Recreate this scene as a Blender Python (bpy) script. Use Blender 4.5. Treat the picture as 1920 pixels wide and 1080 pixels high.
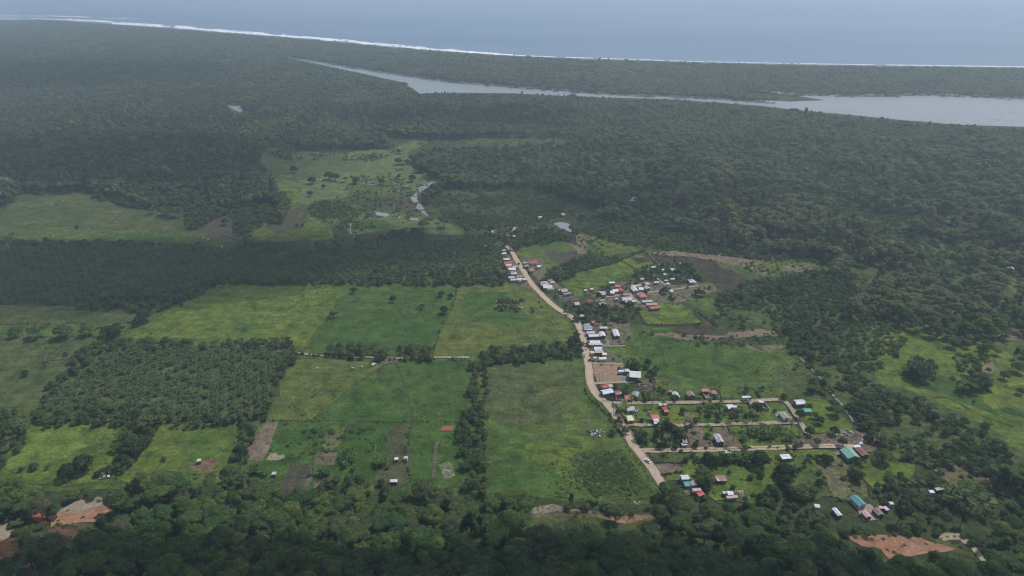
import bpy, bmesh, math, random
import numpy as np
from mathutils import Vector, Matrix, noise

for o in list(bpy.data.objects):
    bpy.data.objects.remove(o)
SC = bpy.context.scene
COL = SC.collection
random.seed(7)
R = np.random.RandomState(11)
PI = math.pi

# ------------------------------------------------------------------ camera
CAM_H = 275.0
TILT = math.radians(25.1)
FPX = 1280.0
cam_d = bpy.data.cameras.new('camera')
cam_d.sensor_width = 36.0
cam_d.lens = 24.0
cam_d.clip_start = 1.0
cam_d.clip_end = 40000.0
cam = bpy.data.objects.new('camera', cam_d)
COL.objects.link(cam)
cam.location = (0, 0, CAM_H)
cam.rotation_euler = (PI / 2 - TILT, 0, 0)
SC.camera = cam

# ------------------------------------------------------------------ light
SUN_EL = math.radians(58)
SUN_DIR = Vector((0.78, 0.50, 0)).normalized() * math.cos(SUN_EL) + Vector((0, 0, math.sin(SUN_EL)))   # towards the sun
world = bpy.data.worlds.new('World')
SC.world = world
world.use_nodes = True
wn = world.node_tree
sky = wn.nodes.new('ShaderNodeTexSky')
sky.sky_type = 'NISHITA'
sky.sun_disc = False
sky.sun_elevation = SUN_EL
sky.sun_rotation = math.atan2(SUN_DIR.x, SUN_DIR.y)
sky.air_density = 1.0
sky.dust_density = 2.5
bg = wn.nodes['Background']
wn.links.new(sky.outputs[0], bg.inputs[0])
bg.inputs[1].default_value = 0.11
sun_d = bpy.data.lights.new('sun', 'SUN')
sun_d.energy = 2.7
sun_d.angle = math.radians(1.0)
sun_d.color = (1.0, 0.955, 0.89)
sun = bpy.data.objects.new('sun', sun_d)
COL.objects.link(sun)
sun.rotation_euler = (-SUN_DIR).to_track_quat('-Z', 'Y').to_euler()
sun.location = (0, 0, 3000)

SC.view_settings.view_transform = 'Standard'
SC.view_settings.look = 'None'
SC.view_settings.gamma = 1.0
SC.view_settings.use_curve_mapping = False
SC.view_settings.exposure = 0.27
HAZE = 1.8e-4
FOL = 1.9
SC.render.engine = 'CYCLES'
SC.cycles.use_denoising = True
SC.cycles.pixel_filter_type = 'BLACKMAN_HARRIS'
SC.cycles.filter_width = 1.2
SC.cycles.adaptive_threshold = 0.004
SC.cycles.max_bounces = 4
SC.cycles.diffuse_bounces = 2
SC.cycles.glossy_bounces = 2
SC.cycles.transmission_bounces = 2
SC.cycles.volume_bounces = 1
SC.cycles.transparent_max_bounces = 24
SC.cycles.volume_step_rate = 4

# ------------------------------------------------------------------ terrain
PADS = []      # (cx, cy, rx, ry, height) levelled benches on the near slope


def sm(t):
    t = min(1.0, max(0.0, t))
    return t * t * (3 - 2 * t)


def hill(x, y):
    if y > 334:
        return 0.0
    foot = float(np.interp(x, (-290, -160, -18, 85, 164, 194, 290), (311, 307, 301, 298, 290, 276, 270))) + 2 * math.sin(x * 0.057 + 1)
    t = (foot - y) / 150.0
    if t <= 0:
        return 0.0
    h = 52 * sm(t) + 2.2 * sm(t * 3) * math.sin(x * 0.045 + y * 0.03)
    for cx, cy, rx, ry, ph in PADS:
        d = math.hypot((x - cx) / rx, (y - cy) / ry)
        if d < 1.6:
            w = 1 - sm((d - 0.9) / 0.7)
            h = h * (1 - w) + ph * w
    return h


CT, ST = math.cos(TILT), math.sin(TILT)


def ray(px, py):
    u, v = px - 960.0, py - 540.0
    return Vector((u, FPX * CT - v * ST, -FPX * ST - v * CT))


def at(px, py, z=0.0):
    """point of the level z under a direction of view"""
    d = ray(px, py)
    t = (z - CAM_H) / d.z
    return Vector((d.x * t, d.y * t, z))


def ath(px, py):
    """point of the terrain (near slope included)"""
    d = ray(px, py).normalized()
    p0 = at(px, py)
    if p0.y > 336:
        return p0
    t, o = 150.0, Vector((0, 0, CAM_H))
    while t < 900:
        p = o + d * t
        if p.z <= hill(p.x, p.y):
            lo, hi = t - 4, t
            for _ in range(10):
                m = (lo + hi) / 2
                q = o + d * m
                if q.z <= hill(q.x, q.y):
                    hi = m
                else:
                    lo = m
            q = o + d * hi
            return Vector((q.x, q.y, hill(q.x, q.y)))
        t += 4
    return p0


def proj(x, y, z):
    zz = y * CT - (z - CAM_H) * ST
    up = y * ST + (z - CAM_H) * CT
    return 960 + FPX * x / zz, 540 - FPX * up / zz, zz


for (px, py, rx, ry) in ((150, 945, 22, 8), (1090, 960, 45, 5), (1690, 1012, 34, 8), (8, 985, 12, 7)):
    q = ath(px, py)
    PADS.append((q.x, q.y, rx, ry, q.z))


# ------------------------------------------------------------------ node helpers
def new_mat(name):
    m = bpy.data.materials.new(name)
    m.use_nodes = True
    nt = m.node_tree
    b = nt.nodes['Principled BSDF']
    b.inputs['Specular IOR Level'].default_value = 0.25
    return m, nt, b


def nd(nt, t, **kw):
    n = nt.nodes.new(t)
    for k, v in kw.items():
        if k in n.inputs.keys():
            n.inputs[k].default_value = v
        else:
            setattr(n, k, v)
    return n


def noise_fac(nt, vec, scale, detail=4, lo=0.35, hi=0.65, rough=0.55, dist=0.0):
    n = nd(nt, 'ShaderNodeTexNoise')
    n.inputs['Scale'].default_value = scale
    n.inputs['Detail'].default_value = detail
    n.inputs['Roughness'].default_value = rough
    n.inputs['Distortion'].default_value = dist
    nt.links.new(vec, n.inputs['Vector'])
    mr = nd(nt, 'ShaderNodeMapRange')
    mr.inputs['From Min'].default_value = lo
    mr.inputs['From Max'].default_value = hi
    nt.links.new(n.outputs['Fac'], mr.inputs['Value'])
    return mr.outputs['Result'], n.outputs['Fac']


def mixc(nt, fac, a, b, mode='MIX'):
    m = nd(nt, 'ShaderNodeMix', data_type='RGBA', blend_type=mode)
    for val, i in ((fac, 0), (a, 6), (b, 7)):
        if isinstance(val, (int, float)):
            m.inputs[i].default_value = val
        elif isinstance(val, tuple):
            m.inputs[i].default_value = (val[0], val[1], val[2], 1)
        else:
            nt.links.new(val, m.inputs[i])
    return m.outputs[2]


def mul_val(nt, fac, lo, hi):
    mr = nd(nt, 'ShaderNodeMapRange')
    mr.inputs['To Min'].default_value = lo
    mr.inputs['To Max'].default_value = hi
    nt.links.new(fac, mr.inputs['Value'])
    return mr.outputs['Result']


_gm = {}


def ground_mat(name, c1, c2, c3=None, c3_lo=0.58, big=0.018, mid=0.10, fine=0.55, contrast=0.95, stretch=None, rot=0.0, bump=0.5, streak=True):
    """layered noise in metres: broad drifts of c1 / c2, patches of c3, fine mottling"""
    if name in _gm:
        return _gm[name]
    m, nt, b = new_mat(name)
    b.inputs['Roughness'].default_value = 1.0
    b.inputs['Specular IOR Level'].default_value = 0.05
    tc = nd(nt, 'ShaderNodeTexCoord')
    mp = nd(nt, 'ShaderNodeMapping')
    nt.links.new(tc.outputs['Object'], mp.inputs['Vector'])
    mp.inputs['Location'].default_value = (len(_gm) * 37.1, len(_gm) * 13.7, 0)
    mp.inputs['Rotation'].default_value = (0, 0, rot)
    if stretch:
        mp.inputs['Scale'].default_value = (stretch[0], stretch[1], 1)
    v = mp.outputs['Vector']
    f1, _ = noise_fac(nt, v, big, 6, 0.36, 0.64, 0.65, 0.6)
    f2, _ = noise_fac(nt, v, mid, 5, 0.3, 0.72, 0.62, 0.3)
    f3, raw3 = noise_fac(nt, v, fine, 4, 0.28, 0.72, 0.7)
    c = mixc(nt, f1, c1, c2)
    if c3:
        f4, _ = noise_fac(nt, v, big * 2.3, 8, c3_lo, c3_lo + 0.10, 0.7, 0.9)
        c = mixc(nt, f4, c, c3)
    mp2 = nd(nt, 'ShaderNodeMapping')
    mp2.inputs['Rotation'].default_value = (0, 0, 0.35)
    mp2.inputs['Scale'].default_value = (0.35, 1.3, 1)
    nt.links.new(v, mp2.inputs['Vector'])
    f5, _ = noise_fac(nt, mp2.outputs[0], mid * 1.6, 6, 0.42, 0.62, 0.7, 0.4)
    if streak:
        c = mixc(nt, 1.0, c, mixc(nt, f5, (0.78, 0.81, 0.82), (1.08, 1.07, 1.03)), 'MULTIPLY')
    h = contrast * 0.5
    c = mixc(nt, 1.0, c, mixc(nt, f2, (1 - h, 1 - h, 1 - h), (1 + h * .7, 1 + h * .7, 1 + h * .55)), 'MULTIPLY')
    c = mixc(nt, 1.0, c, mixc(nt, f3, (1 - h, 1 - h, 1 - h), (1 + h, 1 + h, 1 + h)), 'MULTIPLY')
    nt.links.new(c, b.inputs['Base Color'])
    bp = nd(nt, 'ShaderNodeBump')
    bp.inputs['Strength'].default_value = bump
    bp.inputs['Distance'].default_value = 0.6
    nt.links.new(raw3, bp.inputs['Height'])
    nt.links.new(bp.outputs['Normal'], b.inputs['Normal'])
    _gm[name] = m
    return m


def flat_mat(name, col, rough=0.8, var=0.25, scale=0.6, spec=0.2, metal=0.0):
    if name in _gm:
        return _gm[name]
    m, nt, b = new_mat(name)
    b.inputs['Roughness'].default_value = rough
    b.inputs['Specular IOR Level'].default_value = spec
    b.inputs['Metallic'].default_value = metal
    tc = nd(nt, 'ShaderNodeTexCoord')
    f, raw = noise_fac(nt, tc.outputs['Object'], scale, 6, 0.3, 0.7)
    oi = nd(nt, 'ShaderNodeObjectInfo')
    c = mixc(nt, 1.0, col, mixc(nt, f, (1 - var,) * 3, (1 + var * .5,) * 3), 'MULTIPLY')
    rv = mul_val(nt, oi.outputs['Random'], 0.88, 1.1)
    cc = nd(nt, 'ShaderNodeHueSaturation')
    nt.links.new(c, cc.inputs['Color'])
    nt.links.new(rv, cc.inputs['Value'])
    nt.links.new(cc.outputs[0], b.inputs['Base Color'])
    _gm[name] = m
    return m


def foliage_mat(name, stops, noise_scale=0.3, light=1.55, trans=0.3):
    """leaf colour of its own for every plant (object random) and drifts of paler new leaf inside a crown"""
    m, nt, b = new_mat(name)
    b.inputs['Roughness'].default_value = 0.75
    b.inputs['Specular IOR Level'].default_value = 0.11
    oi = nd(nt, 'ShaderNodeObjectInfo')
    cr = nd(nt, 'ShaderNodeValToRGB')
    el = cr.color_ramp.elements
    while len(el) < len(stops):
        el.new(0.5)
    for i, s in enumerate(stops):
        el[i].position = i / (len(stops) - 1)
        el[i].color = (s[0] * FOL, s[1] * FOL, s[2] * FOL * 1.1, 1)
    nt.links.new(oi.outputs['Random'], cr.inputs['Fac'])
    tc = nd(nt, 'ShaderNodeTexCoord')
    f, _ = noise_fac(nt, tc.outputs['Object'], noise_scale, 3, 0.35, 0.68, 0.6)
    c = mixc(nt, 1.0, cr.outputs['Color'], mixc(nt, f, (0.72, 0.74, 0.8), (light, light * .96, light * .75)), 'MULTIPLY')
    nt.links.new(c, b.inputs['Base Color'])
    tr = nd(nt, 'ShaderNodeBsdfTranslucent')
    nt.links.new(c, tr.inputs['Color'])
    mx = nd(nt, 'ShaderNodeMixShader')
    mx.inputs[0].default_value = trans
    nt.links.new(b.outputs[0], mx.inputs[1])
    nt.links.new(tr.outputs[0], mx.inputs[2])
    nt.links.new(mx.outputs[0], nt.nodes['Material Output'].inputs['Surface'])
    return m


def roof_mat(name, col, streak, amount=0.35, rough=0.5):
    if name in _gm:
        return _gm[name]
    m, nt, b = new_mat(name)
    b.inputs['Roughness'].default_value = rough
    b.inputs['Specular IOR Level'].default_value = 0.3
    tc = nd(nt, 'ShaderNodeTexCoord')
    oi = nd(nt, 'ShaderNodeObjectInfo')
    vadd = nd(nt, 'ShaderNodeVectorMath', operation='ADD')
    sc = nd(nt, 'ShaderNodeVectorMath', operation='SCALE')
    sc.inputs[0].default_value = (41, 17, 9)
    nt.links.new(oi.outputs['Random'], sc.inputs['Scale'])
    nt.links.new(tc.outputs['Object'], vadd.inputs[0])
    nt.links.new(sc.outputs[0], vadd.inputs[1])
    # sheets of corrugated metal 1 m wide with their own age, rust in drifts
    mp = nd(nt, 'ShaderNodeMapping')
    mp.inputs['Scale'].default_value = (0.9, 0.22, 0.22)
    nt.links.new(vadd.outputs[0], mp.inputs['Vector'])
    vo = nd(nt, 'ShaderNodeTexVoronoi', distance='CHEBYCHEV')
    vo.inputs['Scale'].default_value = 1.0
    nt.links.new(mp.outputs[0], vo.inputs['Vector'])
    sh = nd(nt, 'ShaderNodeSeparateColor')
    nt.links.new(vo.outputs['Color'], sh.inputs[0])
    f, raw = noise_fac(nt, vadd.outputs[0], 0.45, 6, 0.45, 0.68, 0.65)
    fm = nd(nt, 'ShaderNodeMath', operation='MULTIPLY')
    nt.links.new(f, fm.inputs[0])
    fm.inputs[1].default_value = amount
    fa = nd(nt, 'ShaderNodeMath', operation='MULTIPLY')
    nt.links.new(sh.outputs[0], fa.inputs[0])
    fa.inputs[1].default_value = amount * 0.9
    fs = nd(nt, 'ShaderNodeMath', operation='ADD', use_clamp=True)
    nt.links.new(fm.outputs[0], fs.inputs[0])
    nt.links.new(fa.outputs[0], fs.inputs[1])
    c = mixc(nt, fs.outputs[0], col, streak)
    nt.links.new(c, b.inputs['Base Color'])
    wv = nd(nt, 'ShaderNodeTexWave', wave_type='BANDS', bands_direction='X')
    wv.inputs['Scale'].default_value = 2.2
    nt.links.new(tc.outputs['Object'], wv.inputs['Vector'])
    bp = nd(nt, 'ShaderNodeBump')
    bp.inputs['Strength'].default_value = 0.25
    bp.inputs['Distance'].default_value = 0.05
    nt.links.new(wv.outputs['Fac'], bp.inputs['Height'])
    nt.links.new(bp.outputs['Normal'], b.inputs['Normal'])
    _gm[name] = m
    return m


# ------------------------------------------------------------------ object helpers
def mesh_obj(name, verts, faces, mat, parent=None, smooth=False):
    me = bpy.data.meshes.new(name)
    me.from_pydata([tuple(v) for v in verts], [], faces)
    if smooth:
        me.shade_smooth()
    if mat:
        me.materials.append(mat)
    o = bpy.data.objects.new(name, me)
    COL.objects.link(o)
    if parent:
        o.parent = parent
    return o


def bm_obj(name, bm, mat, parent=None, smooth=False):
    me = bpy.data.meshes.new(name)
    bm.to_mesh(me)
    bm.free()
    if smooth:
        me.shade_smooth()
    if mat:
        me.materials.append(mat)
    o = bpy.data.objects.new(name, me)
    COL.objects.link(o)
    if parent:
        o.parent = parent
    return o


def tag(o, label, cat, group=None):
    o['label'] = label
    o['category'] = cat
    if group:
        o['group'] = group
    return o


def thing(name, label, cat, loc, rz=0.0, group=None):
    o = bpy.data.objects.new(name, None)
    o.empty_display_size = 0.5
    COL.objects.link(o)
    o.location = loc
    o.rotation_euler = (0, 0, rz)
    return tag(o, label, cat, group)


def part(name, me, parent, loc=(0, 0, 0)):
    o = bpy.data.objects.new(name, me)
    COL.objects.link(o)
    o.parent = parent
    o.location = loc
    return o


def P(s, x0=0.0, y0=0.0, k=1.0):
    return [(x0 + float(a.split(',')[0]) / k, y0 + float(a.split(',')[1]) / k) for a in s.split()]


def rough_edge(pts, amp, step, closed=True, rng=random):
    """subdivide world-space outline and let it wander"""
    out = []
    n = len(pts)
    for i in range(n if closed else n - 1):
        a, b = pts[i], pts[(i + 1) % n]
        L = (b - a).length
        k = max(1, int(L / step))
        for j in range(k):
            t = j / k
            p = a.lerp(b, t)
            q = noise.noise_vector(Vector((p.x / (step * 2.5), p.y / (step * 2.5), 3.7)))
            q2 = noise.noise_vector(Vector((p.x / (step * .8), p.y / (step * .8), 9.7)))
            out.append(Vector((p.x + amp * (q.x * 1.6 + q2.x * .8), p.y + amp * (q.y * 1.6 + q2.y * .8), p.z)))
    return out


_z = [0.0]
SHEETS = []     # (outline xy array, bbox, z) of every sheet, to stand things on the topmost one


def _note(vs, zz):
    a = np.array([(v[0], v[1]) for v in vs])
    SHEETS.append((a, a[:, 0].min(), a[:, 0].max(), a[:, 1].min(), a[:, 1].max(), zz))


def inside(poly, x, y):
    px, py = poly[:, 0], poly[:, 1]
    qx, qy = np.roll(px, -1), np.roll(py, -1)
    c = (py > y) != (qy > y)
    with np.errstate(divide='ignore', invalid='ignore'):
        xi = (qx - px) * (y - py) / (qy - py) + px
    return int(np.count_nonzero(c & (x < xi))) % 2 == 1


def gz(x, y):
    if y < 334:
        h = hill(x, y)
        if h > 0:
            return h
    for a, x0, x1, y0, y1, zz in reversed(SHEETS):
        if x0 <= x <= x1 and y0 <= y <= y1 and inside(a, x, y):
            return zz
    return 0.0


def patch(name, pxs, mat, amp=1.0, step=5.0, z=None, kind='structure'):
    """a sheet of ground cover lying on the plain"""
    _z[0] += 0.004
    zz = _z[0] if z is None else z
    w = [at(x, y) for x, y in pxs]
    if amp > 0:
        w = rough_edge(w, amp, step)
    vs = [(p.x, p.y, zz) for p in w]
    a = sum(vs[i][0] * vs[(i + 1) % len(vs)][1] - vs[(i + 1) % len(vs)][0] * vs[i][1] for i in range(len(vs)))
    if a < 0:
        vs.reverse()
    o = mesh_obj(name, vs, [list(range(len(vs)))], mat)
    o['kind'] = kind
    _note(vs, zz)
    return o


def hill_patch(name, pxs, mat, off=0.25, amp=0.5):
    w = [ath(x, y) for x, y in pxs]
    w = rough_edge(w, amp * 1.1, 2.5)
    bm = bmesh.new()
    f = bm.faces.new([bm.verts.new((p.x, p.y, 0)) for p in w])
    bmesh.ops.triangulate(bm, faces=[f])
    xs = [p.x for p in w]
    ys = [p.y for p in w]
    for ax, lo, hi in ((0, min(xs), max(xs)), (1, min(ys), max(ys))):
        c = math.floor(lo / 3) * 3 + 3
        while c < hi:
            co = (c, 0, 0) if ax == 0 else (0, c, 0)
            no = (1, 0, 0) if ax == 0 else (0, 1, 0)
            bmesh.ops.bisect_plane(bm, geom=bm.verts[:] + bm.edges[:] + bm.faces[:], plane_co=co, plane_no=no)
            c += 3
    for v in bm.verts:
        v.co.z = hill(v.co.x, v.co.y) + off
    bmesh.ops.recalc_face_normals(bm, faces=bm.faces[:])
    for f in bm.faces:
        if f.normal.z < 0:
            f.normal_flip()
    o = bm_obj(name, bm, mat, smooth=True)
    o['kind'] = 'structure'
    return o


def strip(name, pxs, width, mat, amp=0.25, z=None, wend=None, off=0.0):
    _z[0] += 0.004
    zz = _z[0] if z is None else z
    w = [at(x, y) for x, y in pxs]
    # resample
    pts = []
    for i in range(len(w) - 1):
        k = max(1, int((w[i + 1] - w[i]).length / 4))
        for j in range(k):
            t = j / k
            a = w[max(i - 1, 0)]
            b, c = w[i], w[i + 1]
            d = w[min(i + 2, len(w) - 1)]
            pts.append(0.5 * ((2 * b) + (c - a) * t + (2 * a - 5 * b + 4 * c - d) * t * t + (3 * b - a - 3 * c + d) * t ** 3))
    pts.append(w[-1])
    vs, fs = [], []
    n = len(pts)
    for i, p in enumerate(pts):
        d = (pts[min(i + 1, n - 1)] - pts[max(i - 1, 0)])
        nrm = Vector((-d.y, d.x, 0)).normalized()
        ww = width if wend is None else width + (wend - width) * i / (n - 1)
        l = ww / 2 + amp * (noise.noise(Vector((p.x * .17, p.y * .17, 1))) * 2)
        r = ww / 2 + amp * (noise.noise(Vector((p.x * .17, p.y * .17, 8))) * 2)
        p = p + nrm * off
        vs += [(p.x + nrm.x * l, p.y + nrm.y * l, zz), (p.x - nrm.x * r, p.y - nrm.y * r, zz)]
        if i:
            fs.append((2 * i - 2, 2 * i - 1, 2 * i + 1, 2 * i))
    o = mesh_obj(name, vs, fs, mat)
    o['kind'] = 'structure'
    _note(vs[0::2] + vs[1::2][::-1], zz)
    return o

# ================================================================== GROUND
M_forest_floor = ground_mat('forest_floor', (0.040, 0.060, 0.024), (0.055, 0.070, 0.030), big=0.03)
xs = [-14000, -9000, -6000, -4000, -2500, -1500, -1000, -700, -500] + list(range(-420, 421, 3)) + [500, 700, 1000, 1500, 2500, 4000, 6000, 9000, 14000]
ys = [-3000, -1500, -700, -300, -100, 0, 60, 110] + list(range(140, 341, 3)) + [380, 500, 800, 1400, 2500, 5000, 9000, 15000]
gv = [(x, y, hill(x, y)) for y in ys for x in xs]
nx = len(xs)
gf = [(j * nx + i, j * nx + i + 1, (j + 1) * nx + i + 1, (j + 1) * nx + i) for j in range(len(ys) - 1) for i in range(nx - 1)]
g = mesh_obj('ground', gv, gf, M_forest_floor, smooth=True)
g['kind'] = 'structure'

# ---- sea and river
def water_mat(name, col, rough, bscale, bstr, col2=None):
    m, nt, b = new_mat(name)
    b.inputs['Roughness'].default_value = rough
    b.inputs['Specular IOR Level'].default_value = 0.5
    b.inputs['IOR'].default_value = 1.33
    tc = nd(nt, 'ShaderNodeTexCoord')
    mp = nd(nt, 'ShaderNodeMapping')
    mp.inputs['Scale'].default_value = (0.35, 1, 1)
    nt.links.new(tc.outputs['Object'], mp.inputs['Vector'])
    f, raw = noise_fac(nt, mp.outputs[0], bscale, 6, 0.3, 0.7)
    f2, _ = noise_fac(nt, mp.outputs[0], 0.0007, 6, 0.36, 0.64)
    nt.links.new(mixc(nt, f2, col, col2 or col), b.inputs['Base Color'])
    bp = nd(nt, 'ShaderNodeBump')
    bp.inputs['Strength'].default_value = bstr
    bp.inputs['Distance'].default_value = 1.0
    nt.links.new(raw, bp.inputs['Height'])
    nt.links.new(bp.outputs['Normal'], b.inputs['Normal'])
    return m


M_sea = water_mat('sea_water', (0.060, 0.125, 0.215), 0.38, 0.03, 0.5, (0.125, 0.20, 0.28))  # second tone paints drifts of reflected sky brightness into the sea colour
M_river = water_mat('river_water', (0.19, 0.225, 0.235), 0.42, 0.1, 0.04, (0.23, 0.265, 0.27))
M_pond = water_mat('pond_water', (0.22, 0.21, 0.24), 0.3, 0.3, 0.03)

COAST = P("-300,34 -100,34 0,38 100,38 210,46 320,54 430,63 540,71 640,80 720,88 800,95 880,100 960,105 1100,111 1200,114 1300,117.5 1500,121.5 1700,124.5 1920,127.5 2100,130 2400,134")
cw = [at(x, y) for x, y in COAST]
cw = rough_edge(cw, 8, 60, closed=False)
vs = [(-14000, cw[0].y, 0.2)] + [(p.x, p.y, 0.2) for p in cw] + [(14000, cw[-1].y - 300, 0.2), (14000, 15000, 0.2), (-14000, 15000, 0.2)]
o = mesh_obj('sea', vs, [list(range(len(vs)))], M_sea)
o['kind'] = 'structure'

river = patch('river', P("520,106 548,108 590,113 625,119 660,124 700,130 760,139 840,150 960,160 1060,167 1160,175 1260,178.5 1330,181 1400,187 1480,190.5 1548,188 1520,184 1470,177 1425,171 1390,167.5 1392,166 1430,169 1480,173 1570,175.5 1640,176 1740,174 1850,178 1920,181 2150,186 2150,262 1920,238 1860,236 1800,234 1700,226 1600,216 1500,207 1430,199 1340,192 1250,186 1100,182 960,175 860,174 785,176 774,166 755,154 720,147 680,138 640,130 600,121 560,113"), M_river, amp=2.0, step=14, z=0.20)
patch('lagoon', P("424,195 434,193 446,193 454,200 457,208 450,211 440,207 430,201"), M_river, amp=1.5, step=8, z=0.2)
M_mud = ground_mat('mud_flat', (0.14, 0.12, 0.10), (0.10, 0.095, 0.075), (0.06, 0.08, 0.035), 0.52, big=0.05)
# sand spit and mud banks
patch('sand_bank', P("1450,172 1560,176.5 1640,177 1740,175.5 1850,179 1850,177 1740,172.5 1640,174.5 1570,174 1480,171"), M_mud, amp=1.5, step=10)
M_sand = ground_mat('beach_sand', (0.20, 0.18, 0.15), (0.15, 0.14, 0.12), big=0.01)
bs = [at(x, y - 0.4) for x, y in COAST]
be = [at(x, y + 2.0) for x, y in COAST]
vs = [(p.x, p.y, 0.26) for p in bs] + [(p.x, p.y, 0.26) for p in reversed(be)]
vs.reverse()
o = mesh_obj('beach', vs, [list(range(len(vs)))], M_sand)
o['kind'] = 'structure'

# ---- surf: ridges of broken water along the beach
m, nt, b = new_mat('surf_foam')
b.inputs['Roughness'].default_value = 0.9
tc = nd(nt, 'ShaderNodeTexCoord')
f, _ = noise_fac(nt, tc.outputs['Object'], 0.03, 7, 0.35, 0.6, 0.7)
nt.links.new(mixc(nt, f, (0.62, 0.66, 0.70), (0.85, 0.86, 0.88)), b.inputs['Base Color'])
M_foam = m


def surf(pxs, t0, t1, brk, seed):
    """foam: a low mound of broken water, torn into pieces by noise; width in picture rows turned to metres"""
    w0 = []
    for i in range(len(pxs) - 1):
        (x0, y0), (x1, y1) = pxs[i], pxs[i + 1]
        k = max(2, int(abs(x1 - x0) / 3))
        for j in range(k):
            w0.append((x0 + (x1 - x0) * j / k, y0 + (y1 - y0) * j / k))
    bm = bmesh.new()
    run = []

    def flush():
        nonlocal run
        if len(run) > 2:
            rows = []
            for (x, y, h) in run:
                a = at(x, y + h * .5)
                c = at(x, y - h * .5)
                mid = (a + c) / 2
                rows.append([bm.verts.new((a.x, a.y, 0.3)), bm.verts.new((mid.x, mid.y, 1.4)), bm.verts.new((c.x, c.y, 0.3))])
            for i in range(len(rows) - 1):
                for j in range(2):
                    bm.faces.new([rows[i][j], rows[i + 1][j], rows[i + 1][j + 1], rows[i][j + 1]])
        run = []
    n = len(w0)
    for i, (x, y) in enumerate(w0):
        t = i / (n - 1)
        q = noise.noise(Vector((x * .03, seed, 0)))
        q2 = noise.noise(Vector((x * .15, seed, 4)))
        th = (t0 + (t1 - t0) * t) * (0.75 + 0.9 * q + 0.6 * q2)
        if q + 0.5 * q2 < brk or th < 0.15:
            flush()
            continue
        run.append((x, y + q2 * 0.4, max(th, 0.3)))
    flush()
    return bm


bm = surf(P("210,43.5 320,50 430,59.5 540,68 640,76 720,84.5 800,91.5 880,97.5 965,103.5"), 4.2, 3.6, -0.6, 1.0)
bm_all = bmesh.new()


def absorb(dst, src):
    me = bpy.data.meshes.new('t')
    src.to_mesh(me)
    src.free()
    dst.from_mesh(me)
    bpy.data.meshes.remove(me)


for s in (bm,
          surf(P("560,68 640,74 720,82 800,89 860,94"), 1.6, 1.2, -0.1, 2.0),
          surf(P("-300,28.5 0,30 100,30 190,33"), 1.4, 1.2, -0.4, 3.0),
          surf(P("0,35 80,35.5 150,38 215,40"), 0.9, 1.8, -0.35, 4.0),
          surf(P("120,37 160,38.5 210,42"), 2.0, 2.2, -0.5, 5.0),
          surf(P("195,34 260,36"), 0.8, 0.6, -0.2, 6.0),
          surf(P("965,103.8 1040,107 1100,109 1200,112 1300,115.5"), 1.5, 0.7, -0.25, 7.0),
          surf(P("1300,115.5 1500,119.6 1600,121 1700,122.4 1920,125.4 2200,130"), 0.6, 2.0, -0.35, 8.0),
          surf(P("120,34.5 200,41 320,47.5 430,57 540,65.5"), 1.6, 1.4, -0.25, 9.0)):
    absorb(bm_all, s)
o = bm_obj('surf', bm_all, M_foam, smooth=True)
o['kind'] = 'stuff'

# ================================================================== FIELDS
G_bright = ground_mat('grass_bright', (0.075, 0.125, 0.026), (0.125, 0.155, 0.032), (0.040, 0.082, 0.022), 0.54)
G_mid = ground_mat('grass_mid', (0.062, 0.108, 0.028), (0.094, 0.128, 0.036), (0.044, 0.082, 0.024), 0.58)
G_deep = ground_mat('grass_deep', (0.042, 0.088, 0.021), (0.066, 0.112, 0.028), (0.085, 0.115, 0.034), 0.58)
G_dry = ground_mat('grass_dry', (0.115, 0.132, 0.036), (0.070, 0.108, 0.028), (0.140, 0.128, 0.060), 0.57)
G_rough = ground_mat('rough_pasture', (0.050, 0.078, 0.028), (0.085, 0.108, 0.038), (0.115, 0.105, 0.060), 0.58, mid=0.2)
G_marshpale = ground_mat('marsh_grass', (0.095, 0.135, 0.048), (0.125, 0.150, 0.058), (0.07, 0.10, 0.038), 0.58)
G_olive = ground_mat('grass_olive', (0.060, 0.085, 0.032), (0.095, 0.110, 0.044), (0.045, 0.068, 0.026), 0.56)
G_marsh = ground_mat('marsh_scrub', (0.040, 0.058, 0.024), (0.062, 0.075, 0.034), (0.10, 0.09, 0.062), 0.60, mid=0.2)
D_plot = ground_mat('bare_plot', (0.20, 0.155, 0.120), (0.155, 0.125, 0.095), (0.09, 0.10, 0.05), 0.58, big=0.06, mid=0.3, contrast=.7, stretch=(1, .55), rot=.3)
D_dark = ground_mat('dark_plot', (0.085, 0.075, 0.055), (0.065, 0.068, 0.042), (0.105, 0.085, 0.065), 0.58, big=0.06, mid=0.3)
D_brown = ground_mat('brown_plot', (0.16, 0.125, 0.090), (0.125, 0.110, 0.075), (0.09, 0.10, 0.05), 0.6, big=0.05, mid=0.3)
D_red = ground_mat('red_soil', (0.30, 0.150, 0.092), (0.24, 0.14, 0.09), (0.27, 0.20, 0.14), 0.55, big=0.05, mid=0.25, contrast=.6, streak=False)
D_reddark = ground_mat('red_soil_slope', (0.17, 0.080, 0.052), (0.11, 0.070, 0.042), (0.055, 0.060, 0.028), 0.54, big=0.06, mid=0.3)
D_pale = ground_mat('pale_gravel', (0.28, 0.24, 0.185), (0.24, 0.19, 0.14), (0.26, 0.17, 0.115), 0.56, big=0.05, mid=0.4, contrast=.6, streak=False)
D_yard = ground_mat('village_yard', (0.165, 0.135, 0.105), (0.10, 0.105, 0.060), (0.20, 0.17, 0.14), 0.58, big=0.06, mid=0.3)
D_track = ground_mat('track_gravel', (0.33, 0.28, 0.215), (0.27, 0.225, 0.165), (0.15, 0.15, 0.08), 0.60, big=0.05, mid=0.4, contrast=.5, streak=False)
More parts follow.
